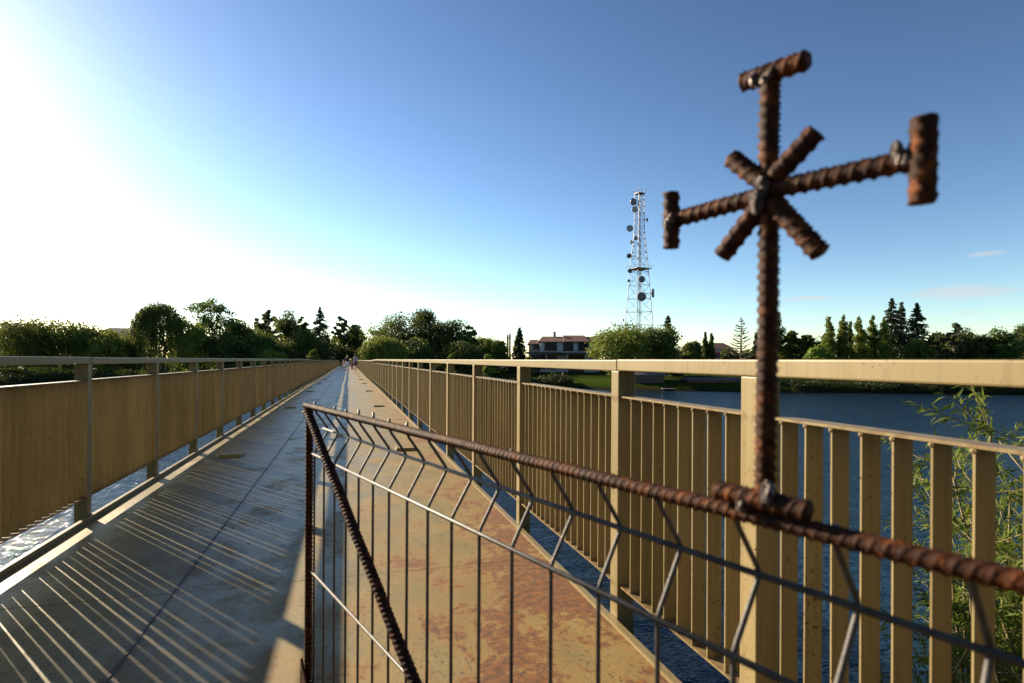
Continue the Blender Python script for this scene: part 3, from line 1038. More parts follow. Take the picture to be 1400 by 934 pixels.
T = [
 # left bank
 ('round', -40, 446, 100, 112, 'dark rounded tree cut by the left edge of the picture', 'leaf_dark'),
 ('round', 42, 433, 104, 106, 'broad dark bushy tree above the left end of the left handrail', 'leaf_mid'),
 ('round', 112, 436, 92, 108, 'bushy backlit tree just left of the grey roof', 'leaf_mid'),
 ('round', 148, 452, 50, 104, 'small yellow-green backlit tree in front of the grey roof', 'leaf_light'),
 ('bush', 182, 461, 42, 108, 'low brownish green tree between grey roof and weeping willow', 'leaf_grey'),
 ('willow', 220, 411, 84, 108, 'tall weeping willow with hanging strands on the left bank', 'leaf_mid'),
 ('open', 288, 403, 84, 118, 'tallest left tree, open crown with sky gaps, right of the weeping willow', 'leaf_mid'),
 ('round', 262, 440, 46, 110, 'yellow-green tree between the willow and the tallest open tree', 'leaf_light'),
 ('round', 330, 436, 56, 122, 'mid-height dark tree right of the tallest open tree', 'leaf_dark'),
 ('open', 366, 423, 40, 128, 'thin feathery tree with pale sparse top, left bank', 'leaf_grey'),
 ('round', 395, 421, 52, 122, 'dense dark pointed tree, left of the pine by the bridge end', 'leaf_dark'),
 ('open', 414, 432, 34, 128, 'thin light tree between two dense dark trees', 'leaf_mid'),
 ('spruce', 437, 420, 56, 124, 'dark pine with stepped crown left of the bridge end', 'leaf_blue'),
 ('open', 466, 431, 24, 140, 'thin wispy tree straight above the walking people', 'leaf_grey'),
 ('round', 486, 440, 34, 138, 'small dark tree directly behind the far end of the bridge', 'leaf_dark'),
 ('round', 356, 452, 60, 114, 'low dark tree below the feathery tree', 'leaf_dark'),
 ('round', 305, 450, 60, 112, 'low dark tree under the tallest open tree', 'leaf_dark'),
 ('round', 415, 452, 60, 118, 'low dark tree below the dark pine', 'leaf_dark'),
 ('bush', 428, 477, 17, 110, 'small bright cone-shaped shrub above the left handrail', 'leaf_light'),
 ('bush', 372, 477, 40, 109, 'low pale shrub above the left handrail, under the dark trees', 'leaf_light'),
 ('bush', 462, 470, 60, 134, 'low dark bush behind the far end of the bridge, left of the people', 'leaf_dark'),
 ('bush', 497, 474, 50, 134, 'low dark bush behind the far end of the bridge, right of the people', 'leaf_dark'),
 # right of the bridge end
 ('willow', 524, 457, 76, 112, 'light yellow-green willow bush beside the far end of the bridge', 'leaf_light'),
 ('round', 540, 420, 84, 128, 'big dark tree behind the light willow bush', 'leaf_dark'),
 ('round', 580, 419, 66, 132, 'big dark tree in the middle of the central clump', 'leaf_dark'),
 ('round', 615, 424, 66, 128, 'big dark tree at the right of the central clump', 'leaf_dark'),
 ('open', 640, 442, 34, 126, 'thin branchy tree at the right edge of the central clump', 'leaf_mid'),
 ('round', 568, 462, 60, 118, 'low dark tree below the central clump, right of the light willow bush', 'leaf_dark'),
 ('round', 632, 466, 60, 118, 'low dark tree below the right of the central clump', 'leaf_dark'),
 ('bush', 617, 475, 15, 100, 'small bright young tree just above the right handrail', 'leaf_light'),
 ('round', 663, 457, 34, 132, 'small green tree left of the two poles', 'leaf_mid'),
 ('round', 682, 464, 30, 126, 'low green tree at the foot of the two poles', 'leaf_mid'),
 ('spruce', 710, 448, 30, 122, 'dark spruce just left of the white house', 'leaf_blue'),
 ('bush', 668, 483, 18, 104, 'small yellowish shrub above the right handrail, left of the poles', 'leaf_light'),
 ('bush', 724, 487, 16, 104, 'small bright shrub in front of the white house', 'leaf_light'),
 ('round', 847, 437, 80, 100, 'large light green willow in front of the lattice tower', 'leaf_light'),
 ('round', 897, 438, 78, 104, 'dark tree right of the light willow, below the tower', 'leaf_dark'),
 ('spruce', 913, 430, 44, 110, 'dark pine poking out right of the light willow', 'leaf_blue'),
 ('round', 940, 466, 30, 118, 'small green tree left of the red-roofed house', 'leaf_mid'),
 ('round', 950, 464, 22, 140, 'small round tree behind the left of the red-roofed house', 'leaf_mid'),
 ('poplar', 964, 453, 8.5, 118, 'left of two narrow dark cypresses before the red roof', 'leaf_dark'),
 ('poplar', 972.5, 454, 9.5, 118, 'right of two narrow dark cypresses before the red roof', 'leaf_dark'),
 ('bush', 970, 485, 30, 104, 'bright low hedge shrub before the red-roofed house', 'leaf_light'),
 ('round', 998, 472, 26, 118, 'small dark tree right of the red-roofed house', 'leaf_dark'),
 ('bare', 1013, 430, 40, 110, 'bare conifer with upswept thin branches, left of the cross upright', 'leaf_grey'),
 ('round', 1020, 476, 40, 116, 'low dark tree under the bare conifer', 'leaf_dark'),
 ('spruce', 1034, 454, 17, 116, 'small spruce just left of the cross upright', 'leaf_blue'),
 ('poplar', 1062, 423, 26, 104, 'dark tall tree half hidden by the cross upright', 'leaf_dark'),
 # right bank row
 ('open', 1082, 449, 36, 104, 'open birch-like tree just right of the cross upright', 'leaf_mid'),
 ('open', 1104, 451, 32, 104, 'thin birch-like tree, second right of the cross upright', 'leaf_mid'),
 ('bush', 1117, 462, 36, 96, 'low bright green bush at the left of the poplar row', 'leaf_light'),
 ('poplar', 1133, 428, 20, 98, 'first poplar from the left in the right bank row', 'leaf_poplar'),
 ('poplar', 1153, 427, 17, 98, 'second poplar from the left in the right bank row', 'leaf_poplar'),
 ('poplar', 1162, 436, 12, 104, 'narrow dark poplar behind the second poplar', 'leaf_dark'),
 ('poplar', 1175, 429, 19, 98, 'third poplar from the left, broad and pale', 'leaf_poplar'),
 ('poplar', 1193, 427, 17, 98, 'fourth poplar from the left, just left of the spruces', 'leaf_poplar'),
 ('poplar', 1209, 431, 17, 96, 'fifth poplar, in front of the tallest spruce', 'leaf_poplar'),
 ('spruce', 1219, 404, 58, 106, 'tallest dark spruce above the poplar row', 'leaf_blue'),
 ('spruce', 1232, 410, 38, 110, 'slim dark spruce right behind the tallest spruce', 'leaf_blue'),
 ('spruce', 1253, 410, 60, 104, 'wide dark spruce at the right end of the spruces', 'leaf_blue'),
 ('bush', 1258, 458, 40, 94, 'rounded bright bush below the wide dark spruce', 'leaf_mid'),
 ('open', 1300, 434, 40, 100, 'grey-green wispy tree right of the spruces', 'leaf_grey'),
 ('round', 1325, 443, 56, 102, 'dark tree right of the grey-green wispy tree', 'leaf_dark'),
 ('round', 1366, 437, 52, 100, 'dark bushy tree above the right end of the right handrail', 'leaf_dark'),
 ('round', 1400, 440, 54, 104, 'dark tree cut by the right edge of the picture', 'leaf_dark'),
 ('round', 1284, 450, 40, 106, 'dark tree between the wide spruce and the grey-green tree', 'leaf_dark'),
 ('round', 1445, 442, 70, 106, 'dark tree just outside the right edge of the picture', 'leaf_dark'),
]
NAMES = {'willow': 'willow_tree', 'poplar': 'poplar_tree', 'spruce': 'spruce_tree', 'bare': 'bare_conifer', 'bush': 'shrub', 'round': 'broadleaf_tree', 'open': 'broadleaf_tree'}
for i, (kind, px, ty, w, Z, lab, mt) in enumerate(T):
    tree(kind, px, ty, w, Z, lab, mt, 100 + i, 'willow_tree' if 'willow in front' in lab else NAMES[kind], group='trees on the left bank' if px < 490 else 'trees on the right bank', cat='shrub' if kind == 'bush' else 'tree')

# far woods behind the single trees: one mass on each side
def far_wood(px0, px1, Z, y_lo, y_hi, count, seed, label):
    rng = np.random.RandomState(seed)
    blobs = []
    for i in range(150):
        t = rng.rand()
        Zz = Z + rng.uniform(-6, 14)
        x, y = at(px0 + (px1 - px0) * t, Zz)
        top = height(rng.uniform(y_lo, y_hi), Zz)
        r = rng.uniform(1.6, 2.6)
        g0 = gz(x, y)
        zz = g0 + (top - g0 - r) * rng.rand() ** 0.6
        blobs.append((np.array([x, y, max(zz, g0 + r * 0.5)]), r))
    P, D = blobs_cloud(rng, blobs, count, 0.7)
    V = leaf_cards(P, 0.5, rng, 0.65, D, 0.4)
    o = link('far_wood', np_mesh('far_wood', V, quads(len(P)), M['leaf_dark']))
    o['kind'] = 'stuff'
    tag(o, label, 'wood')
far_wood(-60, 470, 136, 448, 472, 44000, 901, 'dark woodland mass behind the trees of the left bank')
far_wood(500, 680, 146, 446, 472, 22000, 902, 'dark woodland mass behind the central clump of trees')
far_wood(1060, 1460, 120, 447, 470, 34000, 903, 'dark woodland mass behind the poplar row on the right')
# added leaf mass behind the viewpoint, unseen; blocks sky light to deepen the shade
def sky_screen_leaves():
    rng = np.random.RandomState(904)
    blobs = []
    for i in range(120):
        th = R(rng.uniform(118, 242)); d = rng.uniform(13, 22)
        x, y = d * math.sin(th), d * math.cos(th)
        g0 = gz(x, y)
        top = rng.uniform(7, 14)
        r = rng.uniform(1.2, 2.2)
        if abs(x) < 2.6: continue
        blobs.append((np.array([x, y, g0 + r * 0.6 + (top - r) * rng.rand() ** 0.8]), r))
    P, D = blobs_cloud(rng, blobs, 26000, 0.6)
    o = link('sky_screen_leaves', np_mesh('sky_screen_leaves', leaf_cards(P, 0.55, rng, 0.65, D, 0.4), quads(len(P)), M['leaf_dark']))
    o['kind'] = 'stuff'
    tag(o, 'added unseen leaf mass behind the viewpoint that screens off sky light', 'wood')
sky_screen_leaves()
# low scrub at the water's edge
def scrub(px0, px1, count, seed, label, dmin=0.3, dmax=3.5, tall=1.2):
    rng = np.random.RandomState(seed)
    xs = []
    x0, x1 = px0, px1
    X = rng.uniform(x0, x1, count)
    Y = np.interp(X, sx_, sy_) + rng.uniform(dmin, dmax, count)
    Hh = 0.5 + tall * (0.5 + 0.5 * np.sin(X * 0.7 + np.sin(X * 0.23) * 3)) * rng.rand(count)
    Zg = ground_h(X, Y) + Hh * rng.rand(count) ** 0.7
    P = np.stack([X, Y, Zg], 1)
    V = leaf_cards(P, 0.38, rng, 0.4, None, 0, 0.4)
    o = link('bank_scrub', np_mesh('bank_scrub', V, quads(count), M['scrub_shade']))
    o['kind'] = 'stuff'
    tag(o, label, 'scrub')
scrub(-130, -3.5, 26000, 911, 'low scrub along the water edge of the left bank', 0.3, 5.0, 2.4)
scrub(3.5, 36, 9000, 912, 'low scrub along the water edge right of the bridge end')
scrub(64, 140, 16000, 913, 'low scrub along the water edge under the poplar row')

# ------------------------------------------------------------------ lattice tower with dishes
TZ = 190.0
tx, ty = at(873.2, TZ)
tz0 = gz(tx, ty)
tower = thing('lattice_tower', 'tall white lattice telecom tower hung with round dishes, behind the light willow', 'tower', (tx, ty, tz0), -YAW + R(24))
TOP = height(264, TZ) - tz0
def half(z):
    t = z / TOP
    return float(np.interp(t, [0, 0.22, 0.62, 0.78, 1.0], [4.05, 3.3, 1.9, 1.2, 1.05]))
def corner(k, z):
    h = half(z)
    return Vector(((-1, 1, 1, -1)[k] * h, (-1, -1, 1, 1)[k] * h, z))
levels = list(np.concatenate([np.linspace(0, TOP * 0.62, 9), np.linspace(TOP * 0.62, TOP, 11)[1:]]))
for k in range(4):
    MB().tube([corner(k, z) for z in levels], 0.115, 6).build('leg', M['tower'], tower)
for z in levels[1:]:
    for k in range(4):
        MB().bar(corner(k, z), corner((k + 1) % 4, z), 0.10).build('cross_bar', M['tower'], tower)
for z0_, z1_ in zip(levels[:-1], levels[1:]):
    for k in range(4):
        MB().bar(corner(k, z0_), corner((k + 1) % 4, z1_), 0.062).build('brace', M['tower'], tower)
        MB().bar(corner((k + 1) % 4, z0_), corner(k, z1_), 0.062).build('brace', M['tower'], tower)
ld = MB()
for sgn in (-0.22, 0.22):
    ld.bar((sgn - 0.2, 0, 0), (sgn - 0.2, 0, TOP), 0.07)
z = 0.5
while z < TOP:
    ld.bar((-0.42, 0, z), (0.02, 0, z), 0.05); z += 0.9
ld.bar((0.35, 0.1, 0), (0.35, 0.1, TOP * 0.9), 0.14)
ld.build('ladder', M['tower'], tower)
for z, e in ((TOP, 0.35), (TOP * 0.56, 0.9)):
    h = half(z) + e
    pm = MB().box(-h, h, -h, h, z - 0.08, z + 0.08)
    pm.build('platform', M['dish'] if z < TOP else M['dish_dark'], tower)
    rm = MB()
    for k in range(4):
        sgx, sgy = (-1, 1, 1, -1)[k], (-1, -1, 1, 1)[k]
        sgx2, sgy2 = (1, 1, -1, -1)[k], (-1, 1, 1, -1)[k]
        rm.bar((sgx * h, sgy * h, z + 1.0), (sgx2 * h, sgy2 * h, z + 1.0), 0.06).bar((sgx * h, sgy * h, z), (sgx * h, sgy * h, z + 1.0), 0.06)
    rm.build('guard_rail', M['tower'], tower)
for k in range(4):
    c = corner(k, TOP)
    MB().tube([c + Vector((0, 0, -2)), c + Vector((0, 0, 1.6))], 0.07, 6).build('whip_antenna', M['tower'], tower)
inv = Matrix.Rotation(-(-YAW + R(24)), 4, 'Z') @ Matrix.Translation((-tx, -ty, -tz0))
def dish(zx, zy, r, face, mat, depth=0.55, grid=False):
    """zx, zy: place seen on the tower; face: turn of the dish away from the viewer"""
    px, py = 820 + zx * 0.214, 250 + zy * 0.214
    z = height(py, TZ)
    # in front of the tower's near face
    dz = -(half(z - tz0) + 0.7)
    if abs(px - 873) > 9:
        dz *= 0.3
    x, y = at(px, TZ + dz)
    p = inv @ Vector((x, y, z))
    m = MB()
    n = 20
    prof_ = [(0.0, 0.0), (0.35 * r, 0.03 * r), (0.75 * r, 0.14 * r), (r, 0.3 * r), (r, 0.3 * r + depth * 0.5 * r), (0.97 * r, 0.3 * r + depth * 0.5 * r), (0.0, 0.34 * r + depth * 0.5 * r)]
    vs_, fs_ = [], []
    for rr, d in prof_:
        for q in range(n):
            t = 2 * math.pi * q / n
            vs_.append((rr * math.cos(t) + 0.0001, -d, rr * math.sin(t)))
    for i in range(len(prof_) - 1):
        for q in range(n):
            q2 = (q + 1) % n
            fs_.append((i * n + q, i * n + q2, (i + 1) * n + q2, (i + 1) * n + q))
    m.add(vs_, fs_)
    o = m.build('dish', mat, tower, False, p, (0, 0, -R(24) + R(face)))
    # bracket back to the tower
    c = Vector((0, 0, p.z))
    tgt = p.lerp(c, min(1.0, max(0.0, ((Vector((p.x, p.y, 0)).length - half(p.z) * 0.8) / max(0.01, Vector((p.x, p.y, 0)).length)))))
    MB().tube([p, tgt], 0.09, 6).build('bracket', M['tower'], tower)
    if grid:
        g = MB()
        yy = -(0.36 * r + depth * 0.5 * r)
        g.box(-0.05, 0.05, yy - 0.03, yy, -r, r).box(-r, r, yy - 0.065, yy - 0.035, -0.05, 0.05)
        g.build('dish_spar', M['dish'], o)
dish(203, 123, 1.20, 25, M['dish_dark'])
dish(215, 177, 1.05, 10, M['dish'])
dish(292, 235, 0.60, 60, M['dish_dark'], 1.0)
dish(188, 292, 1.10, -12, M['dish'])
dish(222, 358, 0.70, 30, M['dish_dark'])
dish(193, 378, 0.62, 40, M['dish'], 1.2)
dish(187, 467, 0.80, -30, M['dish_dark'], 1.0)
dish(191, 562, 0.75, -20, M['dish_dark'])
dish(185, 625, 0.5, -40, M['dish_dark'])
dish(263, 622, 1.08, 5, M['dish_dark'])
dish(263, 732, 1.50, 0, M['dish_dark'], 0.5, True)
dish(326, 703, 1.48, 68, M['dish_dark'])

# ------------------------------------------------------------------ houses
def place(px, Z, rz=0.0):
    x, y = at(px, Z)
    return (x, y, gz(x, y)), -YAW + rz

def gable(m, x0, x1, y0, y1, z0, z1, over=0.4, hip=0.0, th=0.16):
    """pitched roof, ridge along x; hip > 0 pulls the ridge ends in"""
    x0 -= over; x1 += over; y0 -= over; y1 += over
    yc = (y0 + y1) / 2
    top = [(x0, y0, z0), (x1, y0, z0), (x1, y1, z0), (x0, y1, z0), (x0 + hip, yc, z1), (x1 - hip, yc, z1)]
    bot = [(p[0], p[1], p[2] - th) for p in top[:4]]
    v = top + bot
    f = [(0, 1, 5, 4), (2, 3, 4, 5), (1, 2, 5), (3, 0, 4), (6, 9, 8, 7), (0, 6, 7, 1), (1, 7, 8, 2), (2, 8, 9, 3), (3, 9, 6, 0)]
    return m.add(v, f)

def window(parent, x, z, w, h, y, sill=True):
    fr = MB()
    t = 0.10
    fr.box(x - w / 2 - t, x - w / 2, y - 0.07, y + 0.05, z - h / 2 - t, z + h / 2 + t).box(x + w / 2, x + w / 2 + t, y - 0.07, y + 0.05, z - h / 2 - t, z + h / 2 + t)
    fr.box(x - w / 2, x + w / 2, y - 0.07, y + 0.05, z + h / 2, z + h / 2 + t).box(x - w / 2, x + w / 2, y - 0.07, y + 0.05, z - h / 2 - t, z - h / 2)
    fr.box(x - 0.04, x + 0.04, y - 0.055, y + 0.05, z - h / 2, z + h / 2)
    o = fr.build('window', M['dark_trim'], parent)
    MB().box(x - w / 2, x + w / 2, y - 0.02, y + 0.03, z - h / 2, z + h / 2).build('pane', M['glass'], o)
    if sill:
        MB().box(x - w / 2 - 0.3, x + w / 2 + 0.3, y - 0.25, y - 0.003, z - h / 2 - t - 0.12, z - h / 2 - t).build('sill', M['dark_trim'], o)
    return o

# the white two-storey house left of the light willow
HZ = 122.0
loc, rz = place(767, HZ)
house = thing('white_house', 'white two-storey house with brownish red tiled roof, left of the light willow', 'house', loc, rz)
k = HZ / F_PX
def hx(zx): return (640 + zx / 7.0 - 767) * k
def hz_(zy): return EYE + (492.5 - (440 + zy / 7.0)) * k - loc[2]
wallm = MB().box(hx(690), hx(1260), 0, 9, 0, hz_(188))
wallm.build('wall', M['white_wall'], house)
MB().box(hx(583), hx(692), 1.6, 8, 0, hz_(208)).build('wing_wall', M['cream_wall'], house)
rf = gable(MB(), hx(690), hx(1260), 0, 9, hz_(188), hz_(130), 0.5, 1.2).build('roof', M['roof_tile'], house)
rf2 = gable(MB(), hx(930), hx(1135), -0.35, 9.3, hz_(186), hz_(118), 0.45, 0.4).build('roof', M['roof_tile'], house)
gable(MB(), hx(586), hx(688), 1.6, 8, hz_(208), hz_(163), 0.35, 0.7).build('roof', M['roof_tile'], house)
ch = MB().box(hx(828), hx(852), 4.0, 4.5, hz_(150), hz_(100)).build('chimney', M['cream_wall'], house)
MB().box(hx(824), hx(856), 3.9, 4.6, hz_(92), hz_(84)).box(hx(832), hx(848), 4.1, 4.4, hz_(100), hz_(92)).build('chimney_cap', M['dark_trim'], ch)
for a_, b_, c_, d_ in ((735, 845, 203, 266), (913, 1002, 200, 266), (1056, 1147, 200, 266)):
    window(house, (hx(a_) + hx(b_)) / 2, (hz_(c_) + hz_(d_)) / 2, hx(b_) - hx(a_), hz_(c_) - hz_(d_), -0.004)
window(house, (hx(630) + hx(675)) / 2, (hz_(208) + hz_(258)) / 2, hx(675) - hx(630), hz_(210) - hz_(258), 1.596, False)
MB().box(hx(555), hx(885), -3.2, -0.003, hz_(308), hz_(290)).build('terrace_roof', M['dark_trim'], house)
MB().box(hx(885) + 0.01, hx(1240), -2.6, -0.003, hz_(308), hz_(294)).build('porch_roof', M['dark_trim'], house)
for c_ in (590, 740, 940, 1118):
    MB().box(hx(c_) - 0.16, hx(c_) + 0.16, -2.5, -2.2, 0, hz_(308) - 0.003).build('column', M['cream_wall'], house)
MB().box(hx(950), hx(1108), -0.05, -0.004, 0.05, hz_(318)).build('door', M['dark_trim'], house)
MB().box(hx(600), hx(850), -0.05, -0.004, 0.6, hz_(320)).build('glazed_front', M['glass'], house)

# red-roofed house behind the cypresses
loc, rz = place(978, 150)
h2 = thing('red_roof_house', 'low house with bright red roof behind the two narrow cypresses', 'house', loc, rz)
k = 150 / F_PX
e2 = EYE - loc[2]
def hz2(py): return e2 + (492.5 - py) * k
MB().box(-5.4, 5.2, 0, 8, 0, hz2(480)).build('wall', M['white_wall'], h2)
gable(MB(), -5.4, 0.6, -0.4, 6, hz2(481), hz2(471), 0.4, 1.6).build('roof', M['roof_red'], h2)
gable(MB(), -0.6, 5.2, 2, 9, hz2(474.5), hz2(466.5), 0.3, 1.4).build('roof', M['roof_tile'], h2)
MB().box(-0.2, 5.1, 1.5, 2.5, hz2(481), hz2(474.6)).build('upper_wall', M['cream_wall'], h2)
gable(MB(), -0.4, 4.8, -1.6, 1.4, hz2(485), hz2(481.2), 0.2, 0.5).build('porch_roof', M['roof_red'], h2)
window(h2, -3.2, 1.6, 1.4, 1.2, -0.004)
window(h2, -0.9, 1.6, 1.2, 1.2, -0.004)
window(h2, 3.2, hz2(478), 1.0, 0.7, 1.496, False)

# grey-roofed house at the left
loc, rz = place(160, 138, R(12))
h3 = thing('grey_roof_house', 'house with grey pitched roof showing between trees on the left bank', 'house', loc, rz)
k = 138 / F_PX
zt = EYE + (492.5 - 450) * k - loc[2]
MB().box(-5.5, 4.2, 0, 8, 0, zt - 2.0).build('wall', M['cream_wall'], h3)
gable(MB(), -5.5, 4.2, 0, 8, zt - 2.0, zt, 0.5, 2.6).build('roof', M['roof_grey'], h3)
window(h3, -3.0, zt - 3.6, 1.4, 1.2, -0.004)
window(h3, 1.5, zt - 3.6, 1.4, 1.2, -0.004)
loc, rz = place(6, 142, R(6))
h4 = thing('brown_roof_house', 'brown-roofed house behind the trees at the left edge of the picture', 'house', loc, rz)
k = 142 / F_PX
zt = EYE + (492.5 - 444) * k - loc[2]
MB().box(-7, 5, 0, 8, 0, zt - 2.2).build('wall', M['cream_wall'], h4)
gable(MB(), -7, 5, 0, 8, zt - 2.2, zt, 0.5, 1.5).build('roof', M['dark_trim'], h4)
window(h4, -3.0, zt - 3.8, 1.4, 1.2, -0.004)
window(h4, 1.5, zt - 3.8, 1.4, 1.2, -0.004)
# small pale house among the trees left of the poles
loc, rz = place(672, 140, R(-8))
h5 = thing('pale_house', 'small pale blue-grey house half hidden in trees left of the two poles', 'house', loc, rz)
k = 140 / F_PX
zt = EYE + (492.5 - 470) * k - loc[2]
MB().box(-2.6, 2.6, 0, 5, 0, zt - 0.9).build('wall', M['white_wall'], h5)
gable(MB(), -2.6, 2.6, 0, 5, zt - 0.9, zt, 0.35, 0.6).build('roof', M['roof_grey'], h5)
window(h5, 0, zt - 2.2, 1.2, 1.1, -0.004)

# two timber poles with a wire
for px, ty_, lab in ((694.0, 458, 'left one of two close timber poles left of the spruce'), (697.0, 456, 'right one of two close timber poles left of the spruce')):
    x, y = at(px, 134)
    g0 = gz(x, y)
    p = thing('utility_pole', lab, 'pole', (x, y, g0), -YAW, 'timber poles left of the white house')
    Hh = height(ty_, 134) - g0
    MB().tube([(0, 0, -0.4), (0, 0, Hh)], [0.26, 0.2], 8).build('shaft', M['pole'], p)
    MB().box(-0.7, 0.7, -0.06, 0.06, Hh - 0.9, Hh - 0.78).build('crossarm', M['pole'], p)
    for q in (-0.6, 0.6):
        MB().tube([(q, 0, Hh - 0.78), (q, 0, Hh - 0.58)], 0.05, 6).build('insulator', M['dish'], p)

# ------------------------------------------------------------------ boathouse, quay shed and dock on the right shore
def shore_place(px, Z):
    x, y = at(px, Z)
    return x, y
def plank_wall(parent, x0, x1, y, z0, z1, n, mat):
    w = (x1 - x0) / n
    for i in range(n):
        MB().box(x0 + i * w + 0.01, x0 + (i + 1) * w - 0.01, y - 0.03 - 0.01 * (i % 2), y - 0.002, z0, z1).build('plank', mat, parent)
x, y = at(888, 92)
bh = thing('boathouse', 'dark brown timber boathouse at the water, under the right handrail', 'boathouse', (x, y, WATER_Z - 0.8), -YAW)
w_ = MB().box(-2.4, 2.4, 0, 5, 0, 3.2).build('wall', M['boards'], bh)
plank_wall(w_, -2.4, 2.4, 0, 0.9, 3.2, 10, M['boards'])
gable(MB(), -2.4, 2.4, 0, 5, 3.22, 3.9, 0.3).build('roof', M['roof_grey'], bh)
MB().box(-0.8, 0.8, -0.07, -0.045, 0.7, 2.6).build('door', M['dark_trim'], bh)
x, y = at(985, 92)
qs = thing('quay_shed', 'low dull red shed along the quay left of the cross upright', 'shed', (x, y, WATER_Z - 0.8), -YAW)
w_ = MB().box(-5.2, 5.2, 0, 4, 0, 2.35).build('wall', M['boat_red'], qs)
plank_wall(w_, -5.2, 2.4, 0, 1.0, 2.35, 14, M['boat_red'])
MB().box(2.5, 4.9, -0.05, -0.002, 0.9, 2.2).build('sliding_door', M['dark_trim'], qs)
gable(MB(), -5.2, 5.2, 0, 4, 2.37, 2.75, 0.25).build('roof', M['dark_trim'], qs)
x, y = at(952, 88)
dk = thing('dock', 'pale narrow floating dock in front of the red quay shed', 'dock', (x, y, WATER_Z), -YAW)
for i in range(26):
    MB().box(-5.2 + i * 0.4, -5.2 + i * 0.4 + 0.37, 0, 1.6, 0.30, 0.36).build('plank', M['dock'], dk)
for q in (0.2, 1.3):
    MB().box(-5.2, 5.2, q, q + 0.12, 0.12, 0.297).build('beam', M['boards'], dk)
for q in (-4.8, -1.6, 1.6, 4.8):
    MB().tube([(q, 0.7, -0.9), (q, 0.7, 0.118)], 0.10, 8).build('pile', M['boards'], dk)

# white parked car on the bank behind the cross upright
x, y = at(1031, 112)
car = thing('parked_car', 'white parked car on the bank, its roof just above the right handrail', 'car', (x, y, gz(x, y)), -YAW + R(8))
M['car'] = plain('white_car_paint', (0.75, 0.75, 0.75), 0.25, 0, 0.03, 1)
M['tyre'] = plain('black_tyre', (0.02, 0.02, 0.02), 0.8, 0, 0.2, 8)
prof_c = [(-2.1, 0.35), (2.1, 0.35), (2.15, 0.75), (1.9, 0.92), (1.15, 1.0), (0.55, 1.47), (-0.9, 1.50), (-1.65, 1.05), (-2.1, 0.95)]
cm = MB()
n = len(prof_c)
cm.add([(p, -0.85, q) for p, q in prof_c] + [(p, 0.85, q) for p, q in prof_c], [tuple(range(n)), tuple(range(2 * n - 1, n - 1, -1))] + [(i, i + n, (i + 1) % n + n, (i + 1) % n) for i in range(n)])
cm.build('body', M['car'], car)
for sy in (-0.856, 0.856):
    MB().add([(-1.35, sy, 1.06), (1.0, sy, 1.06), (0.5, sy, 1.40), (-0.9, sy, 1.42)], [(0, 1, 2, 3)]).build('side_window', M['glass'], car)
for wx in (-1.3, 1.35):
    for wy in (-0.80, 0.80):
        MB().tube([(wx, wy - 0.1, 0.32), (wx, wy + 0.1, 0.32)], 0.32, 16).build('wheel', M['tyre'], car)

# ------------------------------------------------------------------ people walking on the bridge
M['skin'] = plain('skin', (0.50, 0.30, 0.21), 0.6, 0, 0.08, 8)
M['c_black'] = plain('black_cloth', (0.022, 0.020, 0.026), 0.8, 0, 0.2, 20)
M['c_white'] = plain('white_cloth', (0.72, 0.69, 0.70), 0.8, 0, 0.08, 20)
M['c_grey'] = plain('grey_blue_cloth', (0.22, 0.26, 0.31), 0.8, 0, 0.15, 20)
M['c_navy'] = plain('dark_purple_cloth', (0.055, 0.045, 0.085), 0.8, 0, 0.15, 20)
M['c_plum'] = plain('plum_cloth', (0.20, 0.09, 0.13), 0.8, 0, 0.15, 20)
M['c_pink'] = plain('pale_pink_cloth', (0.60, 0.46, 0.46), 0.8, 0, 0.1, 20)
M['hair_b'] = plain('brown_hair', (0.06, 0.035, 0.02), 0.6, 0, 0.3, 30)
M['hair_f'] = plain('fair_hair', (0.34, 0.22, 0.13), 0.6, 0, 0.3, 30)
M['shoe'] = plain('shoe', (0.08, 0.07, 0.07), 0.7, 0, 0.2, 30)

